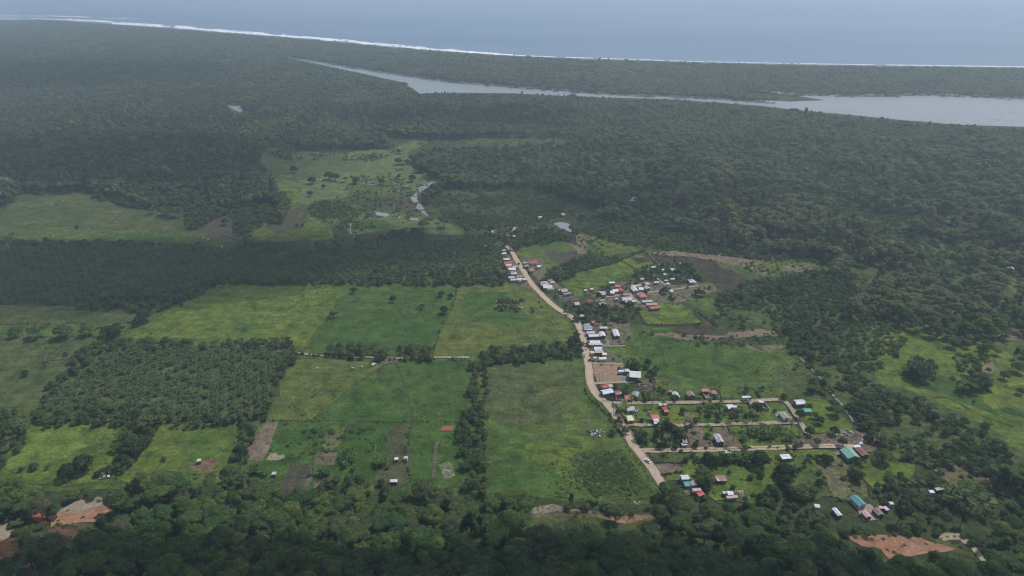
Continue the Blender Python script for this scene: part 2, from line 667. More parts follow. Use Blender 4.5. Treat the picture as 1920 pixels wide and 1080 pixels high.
D_road = ground_mat('road_gravel', (0.40, 0.315, 0.24), (0.36, 0.28, 0.21), (0.29, 0.235, 0.175), 0.6, big=0.05, mid=0.35, contrast=0.3, streak=False)
D_conc = ground_mat('concrete_yard', (0.25, 0.24, 0.22), (0.20, 0.19, 0.175), big=0.08, mid=0.3)
D_darkyard = ground_mat('dark_slab', (0.115, 0.110, 0.120), (0.09, 0.085, 0.095), big=0.08, mid=0.3)
G_burn = ground_mat('burnt_marsh', (0.050, 0.044, 0.034), (0.062, 0.054, 0.040), (0.045, 0.058, 0.028), 0.60)

# broad pasture under everything that is open
patch('pasture', P("-200,570 320,575 400,530 700,530 950,528 985,520 1050,570 1100,610 1090,670 1110,720 1250,905 1230,950 1160,960 1000,930 905,930 760,925 640,930 560,935 520,950 440,900 350,915 250,905 180,940 60,915 -200,910"), G_mid, amp=2)
patch('marsh', P("480,275 500,262 640,262 760,268 900,250 1080,245 1100,262 960,280 900,285 870,330 1000,340 1140,380 1160,400 1300,430 1420,460 1560,480 1560,510 1500,530 1440,520 1380,560 1340,600 1480,640 1500,700 1560,760 1650,850 1700,880 1800,930 1960,960 1960,1000 1560,1000 1340,960 1240,900 1160,770 1090,650 1070,590 960,480 860,440 770,440 640,460 440,465 440,440 520,390 500,330 470,290"), G_marsh, amp=4)
patch('far_clearing', P("850,258 880,252 960,252 1010,250 1080,247 1095,256 1040,266 960,272 880,270"), G_rough, amp=5, step=9)
patch('field', P("-200,440 -40,420 0,385 50,353 160,349 173,370 233,388 300,396 343,402 357,430 446,452 433,467 393,463 353,457 200,454 -100,453"), G_olive, amp=2)
patch('field', P("100,425 300,440 370,440 365,452 340,456 100,452 20,448"), G_mid, amp=2)
patch('bare_field', P("403,397 457,398 437,420 437,435 467,443 450,450 413,443 357,430 397,412"), D_dark, amp=2)
patch('field', P("463,446 487,423 520,408 548,380 570,384 567,405 620,430 620,442 547,452 465,452"), G_dry, amp=2)
patch('field', P("545,445 575,420 600,425 622,435 628,446 590,452"), G_bright, amp=1.5)
patch('bare_field', P("495,425 530,410 555,388 570,385 560,405 580,415 560,430 520,438"), D_dark, amp=3)
patch('field', P("487,303 497,280 543,275 560,283 590,285 640,288 680,281 733,280 770,265 807,265 765,285 770,303 776,315 826,330 790,350 775,366 770,380 790,400 824,412 872,432 870,440 824,438 730,430 655,441 650,425 617,430 573,407 587,393 556,378 563,360 560,340 528,330 500,317"), G_marshpale, amp=3, step=6)
patch('marsh_scrub', P("560,385 600,375 650,370 660,340 700,335 760,345 775,370 790,398 800,410 740,400 700,412 680,400 650,430 600,420"), G_rough, amp=5)
patch('field', P("498,318 528,331 562,345 564,362 556,380 546,388 528,372 505,345"), G_bright, amp=3)
patch('field', P("660,345 700,338 760,348 775,362 740,372 700,366 665,372"), G_mid, amp=4)
patch('mud_flat', P("690,370 740,365 770,380 785,398 760,400 720,390 695,385"), D_dark, amp=4)
patch('reed_bed', P("660,412 690,410 722,415 745,425 700,432 668,424"), G_deep, amp=2)
patch('field', P("960,478 985,460 1040,450 1100,452 1060,490 1030,505 1000,500 975,492"), G_mid, amp=2)
patch('marsh_scrub', P("1020,472 1075,470 1095,480 1060,492 1035,488"), D_dark, amp=2)
patch('dry_stubble', P("1060,440 1100,437 1130,450 1185,462 1195,472 1150,478 1100,478 1080,470 1065,455"), G_dry, amp=3)
patch('mud_flat', P("1065,440 1090,438 1105,450 1100,472 1085,476 1072,462"), D_plot, amp=3)
patch('field', P("1040,522 1060,512 1110,505 1160,490 1178,497 1195,510 1165,520 1120,545 1085,558 1070,545"), G_bright, amp=1.5)
patch('field', P("1155,490 1195,474 1210,482 1235,498 1220,505 1200,512 1178,498"), G_bright, amp=1.5)
patch('field', P("1190,465 1225,472 1255,470 1255,478 1215,477"), G_bright, amp=1.5)
patch('burnt_field', P("1187,484 1215,482 1218,490 1195,495"), G_burn, amp=1.5)
patch('burnt_field', P("1216,477 1290,482 1340,485 1400,497 1440,520 1400,548 1350,540 1325,515 1300,490 1262,488 1238,495 1225,485"), G_burn, amp=2)
patch('marsh_scrub', P("1340,487 1400,500 1440,505 1440,520 1400,522 1360,505"), G_rough, amp=3)
patch('mud_flat', P("1215,474 1262,470 1320,476 1400,485 1460,495 1460,505 1440,518 1420,508 1360,492 1300,482 1250,480"), D_plot, amp=3)
patch('field', P("1400,500 1470,485 1530,488 1535,500 1500,505 1480,516 1440,518 1440,505"), G_dry, amp=3)
patch('mud_flat', P("1470,500 1520,498 1525,510 1495,520 1475,512"), D_plot, amp=3)
patch('field', P("1590,490 1620,488 1652,492 1640,502 1612,506"), G_bright, amp=2)
patch('field', P("1280,540 1310,545 1330,560 1372,573 1350,590 1310,580 1270,560"), G_mid, amp=2)
patch('field', P("1196,585 1215,570 1260,560 1300,585 1316,605 1260,608 1212,608"), G_bright, amp=0.8)
patch('field', P("1160,610 1210,610 1260,615 1300,640 1380,650 1480,645 1500,700 1545,752 1470,748 1300,745 1190,750 1150,700 1130,640"), G_mid, amp=2)
patch('field', P("1200,620 1270,615 1360,650 1440,660 1420,700 1330,720 1240,700 1200,660"), G_deep, amp=5)
patch('burnt_field', P("1270,612 1330,606 1345,620 1320,632 1262,625"), G_burn, amp=2)
patch('mud_flat', P("1215,625 1260,628 1340,630 1400,618 1465,618 1460,628 1400,632 1330,638 1260,635"), D_plot, amp=2.5)
patch('bare_bank', P("1400,648 1425,655 1450,648 1480,641 1492,643 1470,649 1445,656 1425,659 1412,657"), D_plot, amp=3.5, step=3)
patch('field', P("1450,700 1480,680 1500,700 1545,752 1480,748"), G_olive, amp=3)

# right-hand pasture
patch('scrub_ground', P("1350,560 1440,520 1600,490 1750,450 1900,450 2100,470 2100,900 1920,880 1760,880 1660,850 1560,740 1490,690 1470,625 1380,600"), G_rough, amp=4)
patch('field', P("1560,712 1600,680 1640,650 1685,602 1760,625 1850,645 1925,680 2150,760 2150,900 1925,850 1900,838 1850,800 1790,770 1700,730 1640,718 1660,680"), G_bright, amp=3)
patch('field', P("1690,612 1740,625 1800,650 1860,670 1925,700 2100,770 2100,860 1925,835 1880,800 1850,770 1800,740 1780,700 1740,680 1700,650"), G_bright, amp=4)
patch('field', P("1720,690 1780,710 1850,760 1900,790 1880,800 1830,760 1760,740 1700,720"), G_deep, amp=4)
patch('bare_field', P("1860,640 1905,618 1960,610 1960,630 1890,640"), D_brown, amp=3)
patch('mud_flat', P("1840,690 1860,680 1872,692 1860,700 1845,698"), D_plot, amp=2)
patch('field', P("1880,530 1905,520 1940,525 1940,550 1900,548"), G_dry, amp=3)
patch('bare_field', P("1885,455 1930,450 1960,480 1930,485"), D_brown, amp=4)

# fields on the left plain
patch('field', P("-200,570 0,572 250,576 262,582 245,606 0,608 -200,608"), G_olive, amp=1.2)
patch('field', P("-200,632 0,634 186,632 165,655 140,690 80,745 50,764 -200,768"), G_olive, amp=1.5)
patch('field', P("240,635 262,600 330,577 410,531 655,532 660,545 620,590 568,660 545,645 430,637 300,635"), G_bright, amp=1.2)
patch('field', P("658,535 760,532 860,531 850,570 815,640 808,668 700,668 562,664 600,610"), G_deep, amp=1.2)
patch('field', P("860,531 985,528 1030,560 1075,605 1085,635 1060,645 960,650 905,662 808,668 828,615 848,575"), G_dry, amp=1.2)
patch('field', P("880,545 960,550 975,575 1000,600 960,610 880,600 860,570"), G_deep, amp=5)
patch('field', P("525,673 715,681 640,735 575,788 503,788 520,720"), G_dry, amp=1)
patch('field', P("717,681 745,677 885,675 882,740 868,790 700,789 580,788 650,730"), G_deep, amp=1)
patch('field', P("505,792 870,792 862,915 700,905 560,925 500,905 470,880"), G_deep, amp=2)
patch('field', P("903,682 1000,676 1092,671 1105,722 1135,765 1165,805 1200,860 1240,912 1225,935 1120,940 1000,925 905,925"), G_mid, amp=1.2)
patch('field', P("910,690 1000,682 1080,690 1090,740 1040,790 940,800 905,780"), G_olive, amp=6)
patch('field', P("905,830 980,820 1070,850 1060,900 1000,918 905,915"), G_deep, amp=5)
patch('field', P("990,830 1090,838 1170,850 1150,880 1080,905 1040,880 1000,860"), G_bright, amp=5)
patch('tussock', P("1068,862 1110,845 1170,850 1200,880 1232,915 1200,935 1120,925 1085,900"), ground_mat('weedy_grass', (0.045, 0.085, 0.024), (0.075, 0.11, 0.032), (0.09, 0.10, 0.045), .58, mid=.25), amp=4)
patch('field', P("-200,800 0,870 30,820 60,796 240,795 235,812 215,840 215,870 195,905 120,915 40,905 -200,940"), G_bright, amp=1.5)
patch('field', P("60,800 150,805 170,830 130,860 60,870 20,880 40,840"), ground_mat('grass_sun_tint', (0.125, 0.175, 0.036), (0.105, 0.155, 0.034), (0.07, 0.115, 0.03), 0.62), amp=4)  # sunlit part of the field, its brightness put into the grass colour
patch('field', P("245,870 290,800 330,795 455,795 450,840 435,880 370,890 300,885 250,905 215,905"), G_bright, amp=1.5)

patch('palm_floor', P("-200,455 40,455 130,455 300,462 440,465 560,458 640,468 700,455 760,445 830,450 940,445 950,530 760,533 500,532 400,534 320,578 140,572 -200,570"), G_olive, amp=2)
patch('palm_floor', P("155,655 300,650 550,648 540,690 500,785 300,790 80,765 75,750 120,700"), G_olive, amp=2)
# plots
patch('bare_plot', P("455,865 470,830 500,792 521,792 510,830 492,866"), D_plot, amp=0.8)
patch('spoil_heap', P("500,863 508,850 516,850 520,855 532,852 533,858 520,864 506,865"), D_pale, amp=0.8)
patch('dark_plot', P("520,930 530,905 545,872 590,870 583,890 570,915 545,935"), D_dark, amp=0.8)
patch('brown_plot', P("586,872 596,850 633,848 626,872"), D_brown, amp=0.8)
patch('brown_plot', P("585,878 592,870 588,895 575,920 568,918"), D_brown, amp=0.8)
patch('brown_plot', P("588,905 628,898 622,908 590,918"), D_brown, amp=0.8)
patch('dry_plot', P("604,838 612,812 620,800 650,798 640,830 620,848"), G_dry, amp=0.8)
patch('bare_plot', P("610,830 618,812 645,815 642,828 625,838"), ground_mat('patchy_plot', (0.16, 0.14, 0.09), (0.07, 0.10, 0.035), (0.05, 0.08, 0.025), 0.55, big=0.09, mid=0.35), amp=1.5)
patch('dark_plot', P("722,830 730,800 765,795 770,805 760,850 720,852"), ground_mat('olive_plot', (0.075, 0.085, 0.04), (0.06, 0.07, 0.035), big=0.05), amp=1.0)
patch('yard', P("715,870 740,855 768,850 775,870 765,900 740,920 700,930 700,905"), ground_mat('olive_yard', (0.09, 0.085, 0.05), (0.055, 0.075, 0.03), (0.11, 0.09, 0.065), 0.56, big=0.06), amp=1.2)
patch('stone_heap', P("825,870 845,862 852,870 850,895 830,900"), ground_mat('stone_litter', (0.30, 0.28, 0.22), (0.07, 0.10, 0.035), (0.05, 0.08, 0.025), 0.52, big=0.12, mid=0.5), amp=1.8)
patch('bare_plot', P("352,872 372,866 410,858 412,862 395,885 360,884"), D_brown, amp=1.0)
patch('brown_plot', P("378,866 412,859 400,872 392,886 376,884"), ground_mat('plough_red', (0.20, 0.125, 0.085), (0.15, 0.10, 0.07), (0.08, 0.08, 0.04), 0.57, big=0.1), amp=0.8)

# village ground
patch('yard', P("948,475 965,488 985,508 1010,545 1000,548 975,535 950,525 948,495"), D_yard, amp=1)
patch('yard', P("978,483 1015,485 1018,500 1030,520 1060,545 1075,562 1050,560 1020,540 995,512"), D_yard, amp=2)
patch('dark_slab', P("1058,564 1070,556 1078,554 1084,563 1060,566"), D_darkyard, amp=0.2)
patch('yard', P("1110,545 1160,530 1210,525 1260,535 1310,530 1340,535 1345,548 1300,562 1235,570 1200,580 1150,575 1115,565"), D_yard, amp=3)
patch('yard', P("1088,610 1110,606 1180,606 1185,632 1165,650 1140,655 1170,680 1100,682 1098,650"), D_yard, amp=2)
patch('bare_yard', P("1110,682 1170,684 1180,712 1175,718 1120,718 1113,700"), ground_mat('clay_yard', (0.29, 0.19, 0.13), (0.22, 0.16, 0.12), (0.24, 0.20, 0.16), 0.56, big=0.07, mid=0.3, contrast=.45, streak=False), amp=0.7)
patch('gravel_yard', P("1160,690 1172,688 1180,710 1174,716 1160,714"), D_conc, amp=0.8)
patch('brush_pile', P("1195,718 1215,712 1222,722 1218,735 1200,732"), D_brown, amp=2)
patch('plot', P("1155,758 1180,800 1290,796 1460,793 1485,790 1472,760 1455,756 1300,760"), G_bright, amp=0.6)
patch('plot', P("1185,803 1205,842 1300,840 1290,803"), G_mid, amp=0.6)
patch('dry_plot', P("1284,803 1315,800 1345,842 1290,842"), D_brown, amp=0.7)
patch('plot', P("1315,800 1335,799 1345,815 1326,822"), G_bright, amp=0.6)
patch('bare_plot', P("1336,800 1362,800 1368,815 1385,822 1392,840 1345,842 1326,822 1345,815"), D_brown, amp=0.8)
patch('plot', P("1365,800 1490,797 1505,815 1485,820 1495,838 1395,840 1388,825 1370,815"), G_bright, amp=0.7)
patch('brown_plot', P("1483,820 1515,815 1575,812 1610,815 1640,830 1645,845 1620,850 1600,838 1500,838"), D_brown, amp=1)
patch('gravel_plot', P("1280,775 1290,770 1300,790 1298,797 1284,797"), D_brown, amp=0.6)
patch('plot', P("1480,762 1520,745 1550,752 1600,800 1590,812 1530,812 1515,810 1495,780"), G_bright, amp=1)
patch('compound_floor', P("1318,735 1332,733 1342,748 1325,750"), D_conc, amp=0)
patch('compound_floor', P("1331,735 1340,733 1350,747 1340,748"), D_conc, amp=0)
patch('compound_floor', P("1403,755 1432,755 1441,770 1412,772"), D_conc, amp=0)
patch('compound_floor', P("1451,773 1475,771 1490,789 1459,790"), D_conc, amp=0)
patch('compound_floor', P("1155,744 1171,742 1173,752 1156,752"), D_conc, amp=0)
patch('concrete_slab', P("1560,847.5 1571,846.5 1576,853 1565,855"), D_conc, amp=0)
patch('plot', P("1217,850 1278,848 1285,868 1228,868"), G_olive, amp=0.5)
patch('bare_plot', P("1224,872 1283,870 1278,885 1240,892"), ground_mat('lilac_plot', (0.20, 0.15, 0.135), (0.14, 0.115, 0.09), (0.08, 0.09, 0.045), 0.58, big=0.1), amp=0.8)
patch('plot', P("1285,850 1450,845 1560,843 1580,860 1500,920 1440,945 1340,940 1300,900 1250,905 1240,892 1280,885"), G_bright, amp=2)
patch('plot', P("1450,860 1520,855 1545,900 1560,930 1500,940 1460,920 1445,890"), G_mid, amp=2)
patch('dry_plot', P("1530,870 1580,858 1600,880 1620,905 1630,935 1600,945 1560,930 1545,895"), ground_mat('dry_weed', (0.16, 0.135, 0.085), (0.095, 0.11, 0.045), (0.07, 0.10, 0.035), 0.55, big=0.06, mid=0.3), amp=1.5)
patch('field', P("1595,865 1660,862 1720,870 1700,905 1640,925 1620,900"), G_bright, amp=1.5)
patch('dry_slope', P("1750,870 1790,868 1830,880 1860,920 1870,945 1820,945 1790,920 1765,895"), ground_mat('dry_slope', (0.155, 0.135, 0.08), (0.105, 0.105, 0.05), (0.16, 0.11, 0.08), 0.58, big=0.06, mid=0.3), amp=2)
patch('bare_bank', P("1850,885 1885,900 1910,935 1875,930 1845,910"), D_brown, amp=2)
patch('yard', P("1265,918 1290,915 1295,928 1272,934"), D_brown, amp=1)
patch('yard', P("1378,918 1400,922 1395,935 1380,930"), D_brown, amp=1)
patch('yard', P("1600,945 1628,945 1645,960 1650,975 1620,980"), D_track, amp=1)
patch('dirt_patch', P("1640,838 1655,830 1650,815 1625,812 1600,808 1570,806 1575,812 1620,822"), D_plot, amp=1.2)
patch('red_patch', P("1087,790 1100,785 1112,792 1100,800"), D_brown, amp=1.5)
patch('tarp', P("825.5,808.5 848.5,808 851,799.5 830,799.5"), flat_mat('red_clay_court', (0.25, 0.095, 0.06), 0.9), amp=0)
bpy.data.objects['tarp'].name = 'clay_court'

# ---- standing water in the marsh
Z4 = (400, 250, 3)
patch('stream', P("1285,255 1240,268 1190,290 1150,312 1145,335 1105,350 1112,375 1138,400 1150,430 1190,462 1210,470 1200,440 1175,410 1150,385 1143,352 1178,325 1212,296 1272,280", *Z4), M_pond, amp=1.5, step=4)
patch('mud_bank', P("1165,400 1200,410 1240,440 1275,475 1230,470 1200,440", *Z4), D_dark, amp=1.5, step=4)
patch('pond', P("908,440 940,442 995,460 972,470 917,464", *Z4), M_pond, amp=1.5, step=4)
patch('pond', P("1028,460 1058,474 1045,482", *Z4), M_pond, amp=1, step=4)
patch('pond', P("1088,480 1150,478 1152,492 1095,490", *Z4), M_pond, amp=1, step=4)
strip('stream', P("380,240 430,246 520,255 620,263 700,268 760,274 840,284 930,294", *Z4), 1.8, M_pond, amp=2.0)
strip('stream', P("840,284 900,272 950,265", *Z4), 3, M_pond, amp=1.5)
strip('stream', P("1000,275 1050,290 1095,300", *Z4), 2.6, M_pond, amp=1.6)
strip('stream', P("1040,325 1070,338 1105,350", *Z4), 3, M_pond, amp=1.2)
strip('stream', P("775,450 770,490 772,530 775,560 805,600", *Z4), 1.5, M_pond, amp=1.4)
patch('pond', P("552,75 600,68 645,74 665,82 690,102 710,134 680,143 645,132 632,118 600,116 580,94 562,90", 900, 400, 4), M_pond, amp=0.8, step=4)
strip('ditch', P("112,700 125,690 152,686 230,690 280,700 320,712", 900, 400, 4), 1.2, flat_mat('pale_mud', (0.30, 0.28, 0.24), 0.6), amp=0.9)
strip('ditch', P("125,655 140,672 155,690", 900, 400, 4), 1.0, flat_mat('pale_mud', (0.30, 0.28, 0.24), 0.6), amp=0.6)

# ---- roads
MAIN = P("968,427 958,433 952,442 950,455 952,463 958,470 968,487 978,503 990,522 1003,540 1020,557 1033,570 1043,578 1060,588 1078,600 1086,613 1092,628 1095,645 1099,665 1104,690 1106,715 1115,735 1135,755 1155,780 1170,803 1183,828 1200,850 1215,870 1232,893 1246,914")
strip('road', MAIN, 4.6, D_road, amp=0.4, wend=6.4)
M_rut = ground_mat('wheel_rut', (0.47, 0.385, 0.30), (0.41, 0.33, 0.25), (0.33, 0.26, 0.20), 0.55, big=0.06, mid=0.35, contrast=.3, streak=False)
M_damp = ground_mat('damp_verge', (0.17, 0.145, 0.10), (0.11, 0.12, 0.06), (0.24, 0.19, 0.14), 0.56, big=0.08, mid=0.4, streak=False)
strip('wheel_rut', MAIN, .75, M_rut, amp=0.3, off=.95)
strip('wheel_rut', MAIN, .75, M_rut, amp=0.3, off=-.95)
strip('road_edge', MAIN[8:], .7, M_damp, amp=0.55, off=3.0)
strip('road_edge', MAIN[8:], .6, M_damp, amp=0.55, off=-3.1)
strip('street', P("1128,752 1145,755.5 1200,756 1300,755 1390,753 1460,750 1474,755 1490,776 1505,800 1513,815"), 3.4, D_track, amp=0.25)
strip('street', P("1176,797 1220,798 1300,798 1400,795 1494,793"), 3.2, D_track, amp=0.5)
strip('street', P("1203,846 1250,845 1350,843.5 1450,840.5 1560,837 1600,838"), 4.2, D_road, amp=0.3)
strip('road_edge', P("1203,846 1250,845 1350,843.5 1450,840.5 1560,837"), .7, M_damp, amp=0.5, off=.1)
Zc = (1110, 515, 12)
strip('street', P("120,545 250,515 470,495 640,462 850,440 1000,420 1250,410 1550,375 1780,342 1960,322 2160,290 2400,250", *Zc), 2.6, D_track, amp=0.4)
strip('lane', P("850,440 950,560 1060,640 1230,770", *Zc), 2.4, D_track, amp=0.3)
strip('lane', P("1350,0 1450,80 1550,160 1750,315", *Zc), 2.4, D_track, amp=0.3)
strip('lane', P("150,600 500,580 900,568 1150,562", 1100, 670, 12), 2.8, D_track, amp=0.5)
strip('lane', P("120,150 400,150 820,160", 1100, 670, 12), 2.4, D_track, amp=0.4)
strip('lane', P("480,720 900,718 1350,712", 1060, 590, 12), 1.8, D_track, amp=0.3)
strip('lane', P("900,560 950,620 955,680 890,710", 1060, 590, 12), 3.0, D_conc, amp=0.3)
strip('canal', P("1500,672 1528,700 1545,718 1560,740 1580,762 1600,792"), 1.7, D_conc, amp=0.15)
strip('track', P("555,662 600,668 660,671 700,670 740,674 800,671 880,671"), 2.2, D_track, amp=0.7)
patch('turning_place', P("708,676 720,671 740,670 745,680 722,684"), D_yard, amp=1)
strip('path', P("742,680 752,702 762,730 768,755 776,788"), 1.0, D_dark, amp=0.4)
strip('path', P("566,790 640,789 720,790 775,790"), 0.5, G_dry, amp=0.15)
strip('path', P("719,682 680,708 640,738 578,788"), 3.0, G_dry, amp=0.6)
strip('path', P("821,826 817,845 815,870 813,897"), 2.0, D_brown, amp=0.3)
strip('path', P("655,545 630,580 600,620 568,660"), 1.6, G_olive, amp=0.4)
strip('dyke', P("1160,488 1180,497 1195,510"), 1.4, G_burn, amp=0.2)
strip('dyke', P("1208,470 1222,483 1236,498"), 1.6, D_brown, amp=0.2)
strip('field_bank', P("1040,522 1110,503 1160,489 1208,470"), 1.2, G_burn, amp=0.3)
strip('field_bank', P("1200,590 1212,609 1260,610 1316,606 1300,588"), 1.2, G_burn, amp=0.3)

# cattle trails worn pale into the grass
for s_, w_ in (("20,700 70,680 130,672 170,650", .8), ("1700,760 1770,745 1830,775 1900,800", .8), ("700,800 705,840 695,880", .7)):
    strip('cattle_trail', P(s_), w_, G_dry, amp=.5)

# ---- cleared benches on the near slope
Z0 = (0, 900, 6)
hill_patch('red_slope', P("540,560 600,540 960,480 960,520 900,600 760,690 640,750 560,740", *Z0), D_reddark, 0.2)
hill_patch('red_terrace', P("545,420 600,370 700,325 850,240 950,205 1120,195 1200,235 1340,275 1280,320 1210,370 1190,430 1060,480 900,485 800,505 640,500 570,545", *Z0), D_red, 0.35)
hill_patch('gravel_terrace', P("600,375 720,320 860,245 950,215 1100,208 1185,240 1205,280 1160,292 1000,340 870,390 720,375", *Z0), D_pale, 0.5)
hill_patch('red_bank', P("340,370 480,370 530,430 520,490 380,470", *Z0), ground_mat('raw_red', (0.36, 0.115, 0.06), (0.30, 0.10, 0.055), big=0.1), 0.35)
hill_patch('red_slope', P("-200,700 0,690 180,610 240,660 320,850 270,885 20,865 -200,880", *Z0), D_reddark, 0.2)
hill_patch('gravel_terrace', P("-200,560 0,475 90,420 115,480 195,590 130,640 0,700 -200,780", *Z0), D_pale, 0.5)
hill_patch('dirt_track', P("-100,880 30,870 320,885 400,960 385,1120 80,1120 60,1075 235,1040 230,960 30,905 -100,920", *Z0), ground_mat('track_soil', (0.18, 0.095, 0.065), (0.20, 0.15, 0.11), (0.09, 0.07, 0.04), 0.58, big=0.08), 0.4)  # dark red-brown soil of the lower track
Z1 = (820, 820, 4)
G_hill = ground_mat('hill_grass', (0.055, 0.075, 0.025), (0.075, 0.085, 0.032), (0.11, 0.085, 0.05), 0.57, big=0.05)
hill_patch('grass_slope', P("540,640 600,590 720,530 860,500 1000,530 1250,560 1640,575 1860,590 1860,640 1640,650 1500,710 1340,690 1100,660 700,650", *Z1), G_hill, 0.2)
hill_patch('bare_strip', P("600,600 760,545 860,520 1180,562 1400,590 1640,578 1850,592 1850,622 1640,618 1400,640 1180,610 860,590 700,610", *Z1), ground_mat('tan_strip', (0.15, 0.125, 0.08), (0.11, 0.105, 0.055), (0.075, 0.09, 0.035), 0.57, big=0.08), 0.3)
hill_patch('gravel_terrace', P("640,580 760,515 860,505 960,538 1180,558 1150,566 1000,560 900,560 760,575", *Z1), ground_mat('strip_gravel', (0.26, 0.23, 0.18), (0.17, 0.15, 0.11), (0.08, 0.09, 0.04), 0.58, big=0.1), 0.4)  # gravel mottled with darker grey-brown and olive
hill_patch('red_terrace', P("1180,585 1280,580 1400,592 1620,580 1840,598 1830,614 1610,602 1520,625 1450,655 1350,650 1260,620", *Z1), ground_mat('strip_red', (0.25, 0.145, 0.095), (0.19, 0.13, 0.085), (0.10, 0.09, 0.045), 0.58, big=0.08), 0.4)  # duller red soil mottled with brown and olive
Z2 = (1460, 820, 4.154)
hill_patch('grass_slope', P("1130,740 1300,725 1480,760 1620,850 1750,1000 1820,1100 1640,1100 1500,930 1380,900 1180,850", *Z2), G_hill, 0.2)
hill_patch('red_terrace', P("500,762 700,757 850,772 980,772 1110,785 1200,825 1375,868 1345,890 1200,900 1000,935 850,948 790,870 650,855 570,812", *Z2), D_red, 0.4)
hill_patch('dirt_track', P("1240,775 1300,745 1390,748 1480,790 1560,870 1615,960 1690,1085 1640,1085 1570,960 1490,865 1400,805 1340,802 1280,808", *Z2), D_track, 0.55)

# ================================================================== PLANTS
rng = np.random.RandomState(5)


def ring_tube(pts, rads, seg=5):
    vs, fs = [], []
    for i, (p, r) in enumerate(zip(pts, rads)):
        p = Vector(p)
        d = (Vector(pts[min(i + 1, len(pts) - 1)]) - Vector(pts[max(i - 1, 0)])).normalized()
        a = d.orthogonal().normalized()
        b = d.cross(a)
        for k in range(seg):
            t = 2 * PI * k / seg
            vs.append(p + a * (r * math.cos(t)) + b * (r * math.sin(t)))
        if i:
            for k in range(seg):
                fs.append(((i - 1) * seg + k, (i - 1) * seg + (k + 1) % seg, i * seg + (k + 1) % seg, i * seg + k))
    return vs, fs


def crown_mesh(name, lobes, n, size, mat, under=-0.35, jitter=0.75):
    """leaf sprays scattered through the outer layer of overlapping lobes (centre, radii)"""
    L = np.array([[*c, *r] for c, r in lobes], float)
    area = (L[:, 3] * L[:, 4]) ** 1.0
    pick = rng.choice(len(L), n * 3, p=area / area.sum())
    d = rng.normal(size=(n * 3, 3))
    d /= np.linalg.norm(d, axis=1)[:, None]
    low = d[:, 2] < under
    d[low, 2] *= -1
    rad = rng.uniform(0.72, 1.04, n * 3)[:, None]
    pos = L[pick, :3] + d * L[pick, 3:6] * rad
    keep = np.ones(n * 3, bool)
    for k in range(len(L)):
        q = (pos - L[k, :3]) / L[k, 3:6]
        keep &= ~((np.linalg.norm(q, axis=1) < 0.70))
    idx = np.nonzero(keep)[0][:n]
    pos, d = pos[idx], d[idx]
    n = len(pos)
    nrm = d / L[pick[idx], 3:6]
    nrm /= np.linalg.norm(nrm, axis=1)[:, None]
    nrm = nrm + rng.normal(size=(n, 3)) * jitter * 0.55
    nrm /= np.linalg.norm(nrm, axis=1)[:, None]
    t = np.cross(nrm, rng.normal(size=(n, 3)))
    t /= np.linalg.norm(t, axis=1)[:, None]
    b = np.cross(nrm, t)
    s = (size * rng.uniform(0.6, 1.35, n))[:, None]
    asp = rng.uniform(0.55, 0.95, n)[:, None]
    v = np.empty((n, 4, 3))
    v[:, 0] = pos - t * s * .5
    v[:, 1] = pos - b * s * .5 * asp + nrm * s * .10
    v[:, 2] = pos + t * s * .5 - nrm * s * .08
    v[:, 3] = pos + b * s * .5 * asp + nrm * s * .10
    me = bpy.data.meshes.new(name)
    me.vertices.add(n * 4)
    me.vertices.foreach_set('co', v.reshape(-1))
    me.loops.add(n * 4)
    me.loops.foreach_set('vertex_index', np.arange(n * 4, dtype=np.int32))
    me.polygons.add(n)
    me.polygons.foreach_set('loop_start', np.arange(0, n * 4, 4, dtype=np.int32))
    me.polygons.foreach_set('loop_total', np.full(n, 4, np.int32))
    me.update(calc_edges=True)
    me.materials.append(mat)
    return me


M_bark = flat_mat('bark', (0.10, 0.085, 0.065), 0.9, 0.35, 1.5)
M_barkpale = flat_mat('pale_bark', (0.24, 0.215, 0.185), 0.9, 0.3, 1.5)
M_leaf = foliage_mat('forest_leaves', [(0.026, 0.050, 0.016), (0.036, 0.068, 0.020), (0.030, 0.056, 0.024), (0.050, 0.078, 0.020), (0.034, 0.062, 0.018), (0.055, 0.060, 0.030), (0.040, 0.072, 0.024), (0.075, 0.100, 0.024), (0.028, 0.052, 0.018)])
M_leaf_far = foliage_mat('far_forest_leaves', [(0.034, 0.054, 0.024), (0.044, 0.066, 0.028), (0.036, 0.060, 0.026), (0.056, 0.074, 0.032), (0.046, 0.064, 0.030), (0.082, 0.090, 0.052), (0.034, 0.056, 0.024), (0.060, 0.085, 0.030), (0.030, 0.048, 0.024)], 0.22)
M_leaf_hedge = foliage_mat('hedge_leaves', [(0.028, 0.052, 0.020), (0.044, 0.070, 0.024), (0.034, 0.058, 0.024), (0.066, 0.086, 0.032), (0.050, 0.074, 0.026), (0.030, 0.050, 0.020)], 0.4, 1.4)
M_leaf_dark = foliage_mat('dark_leaves', [(0.018, 0.032, 0.013), (0.024, 0.042, 0.015), (0.020, 0.036, 0.016)], 0.4, 1.4)
M_leaf_pale = foliage_mat('pale_leaves', [(0.050, 0.075, 0.030), (0.066, 0.088, 0.030), (0.058, 0.082, 0.036)], 0.4, 1.4)
M_leaf_shrub = foliage_mat('shrub_leaves', [(0.032, 0.058, 0.018), (0.052, 0.084, 0.024), (0.040, 0.066, 0.022), (0.070, 0.092, 0.030), (0.036, 0.060, 0.022)], 0.6, 1.4)
M_palm = foliage_mat('palm_fronds', [(0.020, 0.042, 0.015), (0.030, 0.056, 0.019), (0.023, 0.046, 0.017), (0.044, 0.056, 0.020), (0.022, 0.042, 0.014)], 0.5, 1.3, 0.12)
